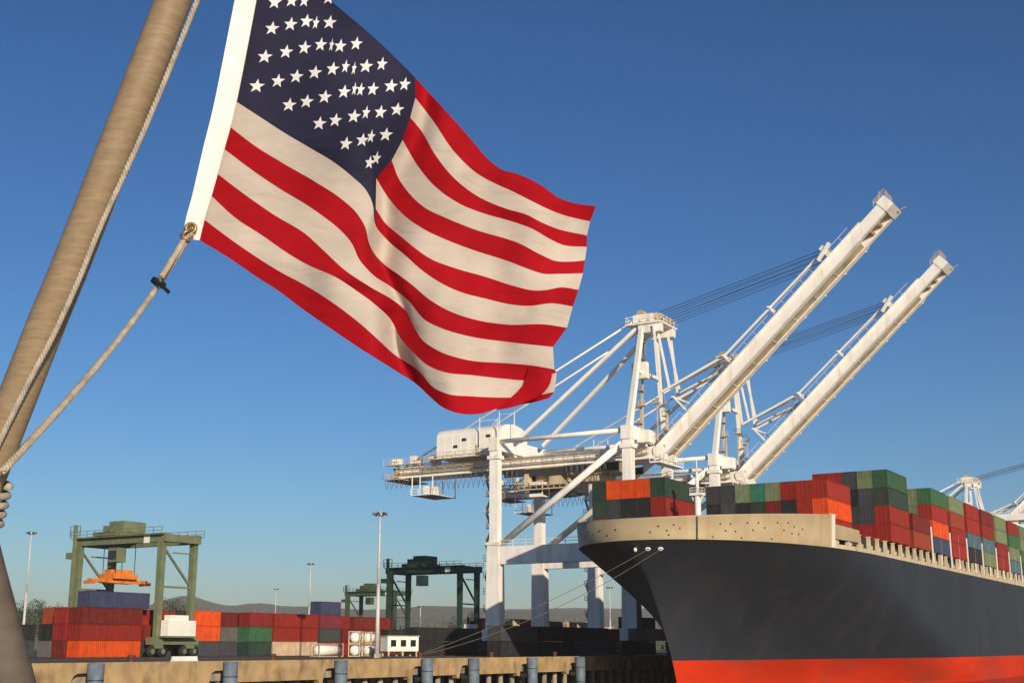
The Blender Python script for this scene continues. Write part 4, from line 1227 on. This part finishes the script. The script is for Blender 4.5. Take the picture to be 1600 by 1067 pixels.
m2 = MB(); m2.box((0, 0, -0.02), (0.3, 0.3, 0.03)); m2.tube((0, 0, -0.02), (0, 0, 0.12), 0.055, n=20); m2.build('foot_socket', M['galv'], pole)

def strands(pts, r, turns_per_m, k=3, rs=None):
    """a laid rope: k strands twisted round a centre line"""
    pts = catmull([Vector(p) for p in pts], 14)
    m2 = MB()
    dist = [0.0]
    for a, b in zip(pts[:-1], pts[1:]): dist.append(dist[-1] + (b - a).length)
    # resample evenly
    L_ = dist[-1]; n = max(24, int(L_ * turns_per_m * 10))
    ev = []; j = 0
    for i in range(n + 1):
        t = L_ * i / n
        while j < len(dist) - 2 and dist[j + 1] < t: j += 1
        f = (t - dist[j]) / max(dist[j + 1] - dist[j], 1e-9)
        ev.append(pts[j].lerp(pts[j + 1], min(max(f, 0), 1)))
    for s in range(k):
        path = []
        for i, p in enumerate(ev):
            d = (ev[min(i + 1, n)] - ev[max(i - 1, 0)]).normalized()
            a = d.cross(Vector((0, 1, 0))).normalized(); b = a.cross(d).normalized()
            an = 2 * math.pi * (turns_per_m * L_ * i / n + s / k)
            path.append(p + a * (r * 0.52 * math.cos(an)) + b * (r * 0.52 * math.sin(an)))
        m2.path(path, r * 0.56, n=7)
    return m2
# halyard lying along the pole
DH = D0 - 0.043
hp = [near_point(x, y, d) for x, y, d in ((385, -190, D0 - .01), (309, 0, D0 - 0.012), (227, 200, D0 - .02), (158, 352, D0 - .028), (122, 440, DH), (82, 527, DH - .004), (45, 597, DH - .004), (5, 678, DH - .004), (-22, 735, DH))]
hal = thing('halyard', 'pale halyard line running down the face of the flagpole', 'rope', near_point(309, 0, D0))
m2 = strands([p - hal.location for p in hp], 0.0050, 40); m2.build('line', M['rope_pale'], hal, True)
# rope from the flag's lower grommet to the pole
fr = thing('flag_rope', 'taut worn rope from the lower corner of the flag to the flagpole', 'rope', near_point(290, 380, 3.45))
fp = [near_point(x, y, d) for x, y, d in ((291, 377, 3.43), (272, 408, 3.36), (247, 446, 3.25), (200, 511, 3.0), (150, 573, 2.78), (100, 631, 2.58), (60, 675, 2.44), (26, 712, 2.32), (4, 736, DH - .012))]
m2 = strands([p - fr.location for p in fp], 0.0072, 30); m2.build('line', M['rope'], fr, True)
m2 = strands([p - fr.location for p in [near_point(x, y, d) for x, y, d in ((301, 365, 3.425), (287, 376, 3.42), (273, 399, 3.35), (252, 433, 3.245))]], 0.0080, 30); m2.build('splice', M['rope'], fr, True)
tie = MB(); a = near_point(247, 443, 3.245); b = near_point(252, 435, 3.25); dl = (b - a).normalized()
tie.tube(a - dl * 0.004 - fr.location, a + dl * 0.008 - fr.location, 0.0195, n=18)
tie.beam(near_point(243, 437, 3.215) - fr.location, near_point(264, 457, 3.2) - fr.location, 0.006, 0.009)
tie.build('cable_tie', M['tie'], fr, False)
# rope lashing round the bend of the pole
ls = thing('rope_lashing', 'coiled rope lashing around the bend of the flagpole at the left edge', 'rope', near_point(-30, 780, D0))
pts = []
axis0, axis1 = near_point(-24, 752, D0), near_point(-41, 826, D0)
dax = (axis1 - axis0).normalized(); e1 = dax.cross(Vector((0, 1, 0))).normalized(); e2 = e1.cross(dax).normalized()
for i in range(5 * 18 + 1):
    t = i / (5 * 18); an = 2 * math.pi * 5 * t
    pts.append(axis0.lerp(axis1, t) + e1 * (0.0435 * math.cos(an)) + e2 * (0.0435 * math.sin(an)) - ls.location)
m2 = MB(); m2.path(pts, 0.0070, n=8); m2.build('coil', M['rope'], ls, True)

# ---- flag
def herm(s, xs, ss):
    """cubic Hermite through (ss, xs)"""
    ss = np.asarray(ss, float); xs = np.asarray(xs, float)
    m_ = np.gradient(xs, ss)
    i = np.clip(np.searchsorted(ss, s, side='right') - 1, 0, len(ss) - 2)
    h = ss[i + 1] - ss[i]; t = (s - ss[i]) / h
    return ((2 * t ** 3 - 3 * t ** 2 + 1) * xs[i] + (t ** 3 - 2 * t ** 2 + t) * h * m_[i] + (-2 * t ** 3 + 3 * t ** 2) * xs[i + 1] + (t ** 3 - t ** 2) * h * m_[i + 1])
# seam lines of the cloth: (points, index of the point on the canton's fly edge)
SEAM = {
    0: ([(417, -90), (462, -48), (516, 1), (581, 56), (649, 122), (677, 153), (704, 182), (735, 217), (766, 252), (782, 264), (808, 272), (830, 281), (852, 294), (871, 308), (899, 318), (931, 322)], 4),
    1: ([(649, 153), (675, 187), (712, 240), (745, 271), (780, 290), (796, 297), (830, 314), (871, 333), (898, 341), (922, 346)], 0),
    2: ([(641, 184), (657, 203), (680, 242), (710, 279), (745, 306), (790, 326), (824, 336), (845, 347), (869, 357), (917, 368)], 0),
    3: ([(629, 219), (651, 257), (675, 287), (721, 320), (760, 335), (796, 345), (830, 357), (862, 375), (877, 382), (917, 386)], 0),
    4: ([(612, 251), (624, 281), (640, 303), (660, 322), (700, 342), (740, 358), (815, 382), (845, 398), (869, 408), (890, 409), (914, 407)], 0),
    5: ([(588, 279), (608, 311), (634, 339), (660, 357), (700, 376), (740, 391), (796, 409), (830, 422), (850, 428), (871, 428), (911, 427)], 0),
    6: ([(587, 326), (603, 350), (622, 366), (645, 385), (672, 404), (711, 419), (760, 433), (800, 446), (837, 454), (855, 453), (876, 449), (904, 453)], 0),
    7: ([(369, 159), (406, 183), (443, 207), (487, 233), (519, 252), (550, 276), (571, 296), (582, 318), (586, 350), (603, 373), (634, 400), (660, 423), (685, 440), (716, 455), (760, 467), (800, 476), (825, 478), (864, 474), (895, 479)], 8),
    8: ([(359, 198), (398, 228), (440, 254), (492, 284), (532, 310), (558, 334), (571, 356), (576, 378), (584, 395), (598, 411), (624, 430), (645, 446), (667, 465), (698, 484), (737, 498), (791, 507), (853, 507), (886, 512)], 7),
    9: ([(350, 233), (398, 269), (440, 297), (480, 321), (506, 339), (532, 360), (550, 381), (561, 405), (577, 424), (612, 449), (638, 470), (664, 500), (693, 514), (727, 524), (800, 535), (864, 542)], 8),
    10: ([(340, 272), (385, 306), (427, 335), (479, 367), (503, 389), (540, 423), (578, 448), (614, 469), (634, 486), (646, 509), (659, 530), (685, 548), (724, 561), (800, 568), (832, 571), (866, 577)], 6),
    11: ([(330, 306), (367, 340), (411, 369), (453, 398), (479, 413), (526, 434), (558, 455), (585, 475), (611, 500), (625, 527), (645, 550), (667, 570), (693, 581), (737, 586), (791, 592), (820, 594), (846, 589), (870, 582)], 6),
    12: ([(319, 343), (359, 373), (395, 398), (440, 426), (474, 444), (527, 478), (562, 505), (588, 528), (614, 552), (656, 581), (677, 605), (698, 615), (737, 619), (790, 621), (830, 620), (866, 612)], 6),
    13: ([(311, 375), (353, 400), (400, 432), (440, 458), (469, 480), (525, 519), (562, 544), (588, 560), (619, 579), (653, 602), (672, 620), (693, 637), (719, 646), (750, 646), (774, 639), (800, 633), (830, 629), (858, 622)], 6),
}
NS = 121
sg = np.linspace(0, 1, NS)
CS = 0.4
def seam_xy(k, s):
    pts, ci = SEAM[k]
    P_ = np.array(pts, float)
    d = np.r_[0, np.cumsum(np.hypot(*np.diff(P_, axis=0).T))]
    if ci == 0:
        ss = CS + (1 - CS) * d / d[-1]
    else:
        ss = np.where(d <= d[ci], CS * d / d[ci], CS + (1 - CS) * (d - d[ci]) / (d[-1] - d[ci]))
    return np.stack([herm(s, P_[:, 0], ss), herm(s, P_[:, 1], ss)], -1)
G = np.zeros((14, NS, 2))
for k in (0, 7, 8, 9, 10, 11, 12, 13):
    G[k] = seam_xy(k, sg)
for k in range(1, 7):
    right = seam_xy(k, np.clip(sg, CS, 1))
    edge = np.array(SEAM[k][0][0], float)
    t = k / 7.0
    lerp_ = (1 - t) * G[0] + t * G[7]
    ic = int(round(CS * (NS - 1)))
    corr = edge - lerp_[ic]
    left = lerp_ + (np.clip(sg / CS, 0, 1) ** 2.2)[:, None] * corr
    G[k] = np.where((sg <= CS)[:, None], left, right)
def flag_depth(s, t):
    sc = 0.405 + 0.12 * np.clip((t - 0.5) / 0.5, 0, 1)
    amp = np.clip(s / 0.2, 0, 1)
    d = 3.42 + 0.10 * s + 0.05 * t * (1 - s)
    d = d - 0.040 * amp * np.exp(-((s - sc + 0.12) / 0.11) ** 2)
    d = d + 0.050 * np.exp(-((s - sc - 0.035) / 0.05) ** 2)
    d = d - 0.03 * np.exp(-((s - sc - 0.22) / 0.12) ** 2)
    d = d + 0.018 * np.sin((s - 0.25 * t) * 21.0 + 0.6) * np.clip((s - 0.5) / 0.3, 0, 1)
    d = d + 0.006 * np.sin(s * 47 + t * 9) * amp
    d = d + 0.010 * np.sin(t * 11 + s * 6) * amp
    return d
NT = 6   # rows inside one stripe
def flag_point(px, py, d):
    a = (px - 800.0) / FPX; b = (533.5 - py) / FPX
    return np.stack([a * d, (_c - b * _s) * d, CAM_H + (_s + b * _c) * d], -1)
flag = thing('flag', 'large stars and stripes flag flying from the flagpole over the harbour', 'flag', near_point(305, 380, 3.44))
FO = np.array(flag.location)
def strip_rows(k, s0=0.0, s1=1.0):
    i0, i1 = int(round(s0 * (NS - 1))), int(round(s1 * (NS - 1)))
    rows = []
    for j in range(NT + 1):
        v = j / NT
        # smooth interpolation over the neighbouring seams
        k0, k1, k2, k3 = max(k - 1, 0), k, k + 1, min(k + 2, 13)
        P0, P1, P2, P3 = G[k0], G[k1], G[k2], G[k3]
        lin = P1 * (1 - v) + P2 * v
        xy = lin
        t = (k + v) / 13.0
        d = flag_depth(sg, t)
        rows.append(flag_point(xy[:, 0], xy[:, 1], d)[i0:i1 + 1] - FO)
    return rows
def solid(m2, rows, th=0.0012):
    """give a sheet a real thickness"""
    A_ = np.array(rows)
    du = np.gradient(A_, axis=1); dv = np.gradient(A_, axis=0)
    nn = np.cross(du, dv); nn /= np.maximum(np.linalg.norm(nn, axis=-1, keepdims=True), 1e-9)
    m2.grid([list(map(tuple, r)) for r in A_], flip=True)
    m2.grid([list(map(tuple, r)) for r in (A_ + nn * th)])
    return A_, nn
for k in range(13):
    m2 = MB()
    s0 = CS if k < 7 else 0.0
    solid(m2, strip_rows(k, s0, 1.0))
    m2.build('red_stripe' if k % 2 == 0 else 'white_stripe', M['flag_red'] if k % 2 == 0 else M['flag_white'], flag, True)
rows = []
for k in range(7):
    r_ = strip_rows(k, 0, CS)
    rows += r_ if k == 6 else r_[:-1]
m2 = MB(); solid(m2, rows)
canton = m2.build('canton', M['flag_blue'], flag, True)
# stars sewn on the canton
CA = np.array(rows)                       # 3-D (relative)
cw_ = CA + FO
dv_ = cw_ - np.array([0, 0, CAM_H])
dep = dv_[..., 1] * _c + dv_[..., 2] * _s
cpx = 800 + FPX * dv_[..., 0] / dep; cpy = 533.5 - FPX * (-dv_[..., 1] * _s + dv_[..., 2] * _c) / dep
def canton_depth(x, y):
    d2 = ((cpx - x) ** 2 + (cpy - y) ** 2).ravel()
    i = np.argpartition(d2, 8)[:8]
    w_ = 1 / (d2[i] + 1.0)
    return float((dep.ravel()[i] * w_).sum() / w_.sum())
ZS = 3.556
stars = [(460, 15, 1), (555, 5, 1), (625, 5, .8), (445, 160, 1.05), (548, 137, 1), (636, 120, .95), (688, 130, .5), (765, 127, 1),
         (405, 317, 1.1), (523, 290, 1), (625, 267, .95), (715, 250, .9), (775, 253, .35), (823, 258, .9), (913, 245, .9),
         (360, 480, 1.15), (477, 452, 1), (580, 427, 1), (683, 405, 1), (782, 385, .95), (853, 372, .6), (900, 383, .35), (967, 370, 1), (1055, 358, .8),
         (540, 585, 1.05), (637, 566, 1), (738, 540, 1), (845, 512, .95), (903, 497, .4), (937, 500, .6), (1005, 497, .85), (1105, 480, 1), (1182, 470, .85),
         (708, 688, 1), (797, 670, .95), (900, 648, 1.0), (967, 628, .6), (1047, 625, .9), (1140, 610, 1),
         (855, 800, .95), (947, 780, .95), (995, 760, .6), (1077, 750, 1), (987, 905, .7), (1025, 880, .65),
         (500, -130, 1), (600, -135, 1), (690, -75, .9), (650, -190, .9), (545, -235, 1), (760, -10, .9)]
nv = None
for i, (zx, zy, wd) in enumerate(stars):
    cx, cy = 300 + zx / ZS, zy / ZS
    dpt = canton_depth(cx, cy)
    P_ = []
    tilt = R(11)
    Rr = 11.6
    fr_pts = []
    for j in range(10):
        a = -math.pi / 2 + j * math.pi / 5
        r = Rr if j % 2 == 0 else Rr * 0.42
        x = r * math.cos(a) * wd * 0.98; y = r * math.sin(a)
        x2 = x * math.cos(tilt) - y * math.sin(tilt); y2 = x * math.sin(tilt) + y * math.cos(tilt) - 0.16 * x
        fr_pts.append((cx + x2, cy + y2))
    f_ = []; b_ = []
    for (x, y) in fr_pts + [(cx, cy)]:
        d = canton_depth(x, y)
        f_.append(near_point(x, y, d - 0.0022) - flag.location); b_.append(near_point(x, y, d + 0.0034) - flag.location)
    m2 = MB()
    m2.add(f_, [(10, j, (j + 1) % 10) for j in range(10)]); m2.add(b_, [(10, (j + 1) % 10, j) for j in range(10)])
    m2.build('star', M['flag_star'], canton, False)
# canvas header with grommet
hx = [(452, -195, 3.42), (417, -90, 3.42), (400, 0, 3.42), (369, 159, 3.425), (350, 233, 3.43), (330, 306, 3.44), (319, 343, 3.445), (311, 376, 3.45)]
hw_px = [33, 33, 33.5, 34, 33, 30, 29, 27.5]
rowsA, rowsB = [], []
pr = [Vector((a, b, c)) for a, b, c in hx]
pr2 = catmull(pr, 8)
ws = catmull([Vector((w, 0, 0)) for w in hw_px], 8)
hrows = []
for p, w in zip(pr2, ws):
    row = []
    for j in range(5):
        f = j / 4
        x = p.x + 1.2 - (w.x) * f; y = p.y - 0.10 * w.x * f - 0.5
        row.append(near_point(x, y, p.z - 0.003 + 0.012 * f * (1 - f) - 0.004) - flag.location)
    hrows.append([tuple(v) for v in row])
m2 = MB(); solid(m2, hrows, 0.003); solid(m2, [r[::-1] for r in hrows], 0.0)
hd = m2.build('header', M['canvas'], flag, True)
gp = near_point(298, 357, 3.43) - flag.location
m2 = MB()
rws = []
for i in range(21):
    a = 2 * math.pi * i / 20
    rws.append([tuple(gp + Vector(((0.013 + 0.005 * math.cos(t)) * math.cos(a), 0.005 * math.sin(t), (0.013 + 0.005 * math.cos(t)) * math.sin(a)))) for t in [2 * math.pi * q / 8 for q in range(9)]])
m2.grid(rws); m2.tube(gp + Vector((0, 0.002, 0)), gp + Vector((0, -0.001, 0)), 0.0125, n=16)
m2.build('grommet', M['brass'], hd, True)
m2 = MB(); m2.path([near_point(x, y, d) - flag.location for x, y, d in ((300, 358, 3.422), (290, 362, 3.41), (283, 369, 3.41), (287, 376, 3.415), (297, 376, 3.42))], 0.005, n=8)
m2.build('shackle', M['brass'], hd, True)
# bottom fly corner folded forward over itself: reverse of the lowest red stripe
L1 = [(827, 572), (838, 573), (850, 575), (860, 577.5), (862.5, 580)]
L4 = [(775, 639.5), (790, 638), (806, 634), (823, 628), (838, 622)]
edgeL = [(827, 572), (822, 586), (818, 600), (808, 612), (797, 622), (786, 632), (775, 639.5)]
edgeR = [(862.5, 580), (862, 588), (860, 598), (855, 607), (848, 615), (838, 622), (823, 629)]
gd = []
for k in range(8, 13):
    gd += [np.array(r) + FO for r in strip_rows(k, 0.55, 1.0)]
gd = np.concatenate(gd) - np.array([0, 0, CAM_H])
gdep = gd[:, 1] * _c + gd[:, 2] * _s
gpx = 800 + FPX * gd[:, 0] / gdep; gpy = 533.5 - FPX * (-gd[:, 1] * _s + gd[:, 2] * _c) / gdep
def cloth_depth(x, y):
    return float(gdep[np.argmin((gpx - x) ** 2 + (gpy - y) ** 2)])
frows = []
for i in range(7):
    row = []
    for j in range(9):
        f = j / 8
        x = edgeL[i][0] * (1 - f) + edgeR[i][0] * f; y = edgeL[i][1] * (1 - f) + edgeR[i][1] * f + 2.0 * math.sin(math.pi * f) * (i / 6)
        d = min(cloth_depth(x, y), cloth_depth(x - 12, y - 6)) - 0.006 - 0.014 * math.sin(math.pi * f) - 0.008 * (i / 6) ** 2
        row.append(tuple(near_point(x, y, d) - flag.location))
    frows.append(row)
m2 = MB(); solid(m2, frows, 0.0012); m2.build('folded_corner', M['flag_red'], flag, True)

# stern deck of the boat the flagpole stands on (below the picture)
fz = pole.location.z
m2 = MB()
outl = [(-3.2, -7), (3.4, -7), (3.4, 2.6), (2.4, 3.6), (-2.2, 3.6), (-3.2, 2.6)]
P = [(x, y, fz - 0.05) for x, y in outl] + [(x, y, fz - 0.35) for x, y in outl] + [(x * 0.92, y - 0.4, -0.6) for x, y in outl]
F = [(0, 1, 2, 3, 4, 5)]
for r_ in range(2):
    for j in range(6):
        F.append((r_ * 6 + j, (r_ + 1) * 6 + j, (r_ + 1) * 6 + (j + 1) % 6, r_ * 6 + (j + 1) % 6))
m2.add(P, F)
tag(m2.build('boat_deck', M['white']), kind='structure')

# haze: the air between the harbour and the hills
hb = MB(); hb.bx(-4900, 4900, -700, 5800, -6, 205)
hz = hb.build('haze', None)
hz.data.materials.clear()
hm = bpy.data.materials.new('thin_haze'); hm.use_nodes = True
nt = hm.node_tree
for nd in list(nt.nodes):
    if nd.type != 'OUTPUT_MATERIAL': nt.nodes.remove(nd)
pv = nt.nodes.new('ShaderNodeVolumePrincipled')
pv.inputs['Color'].default_value = (0.95, 0.92, 0.88, 1)
pv.inputs['Density'].default_value = 0.00012
nt.links.new(pv.outputs['Volume'], nt.nodes['Material Output'].inputs['Volume'])
hz.data.materials.append(hm)
tag(hz, 'thin pale haze over the harbour and the far hills', 'haze', kind='stuff')
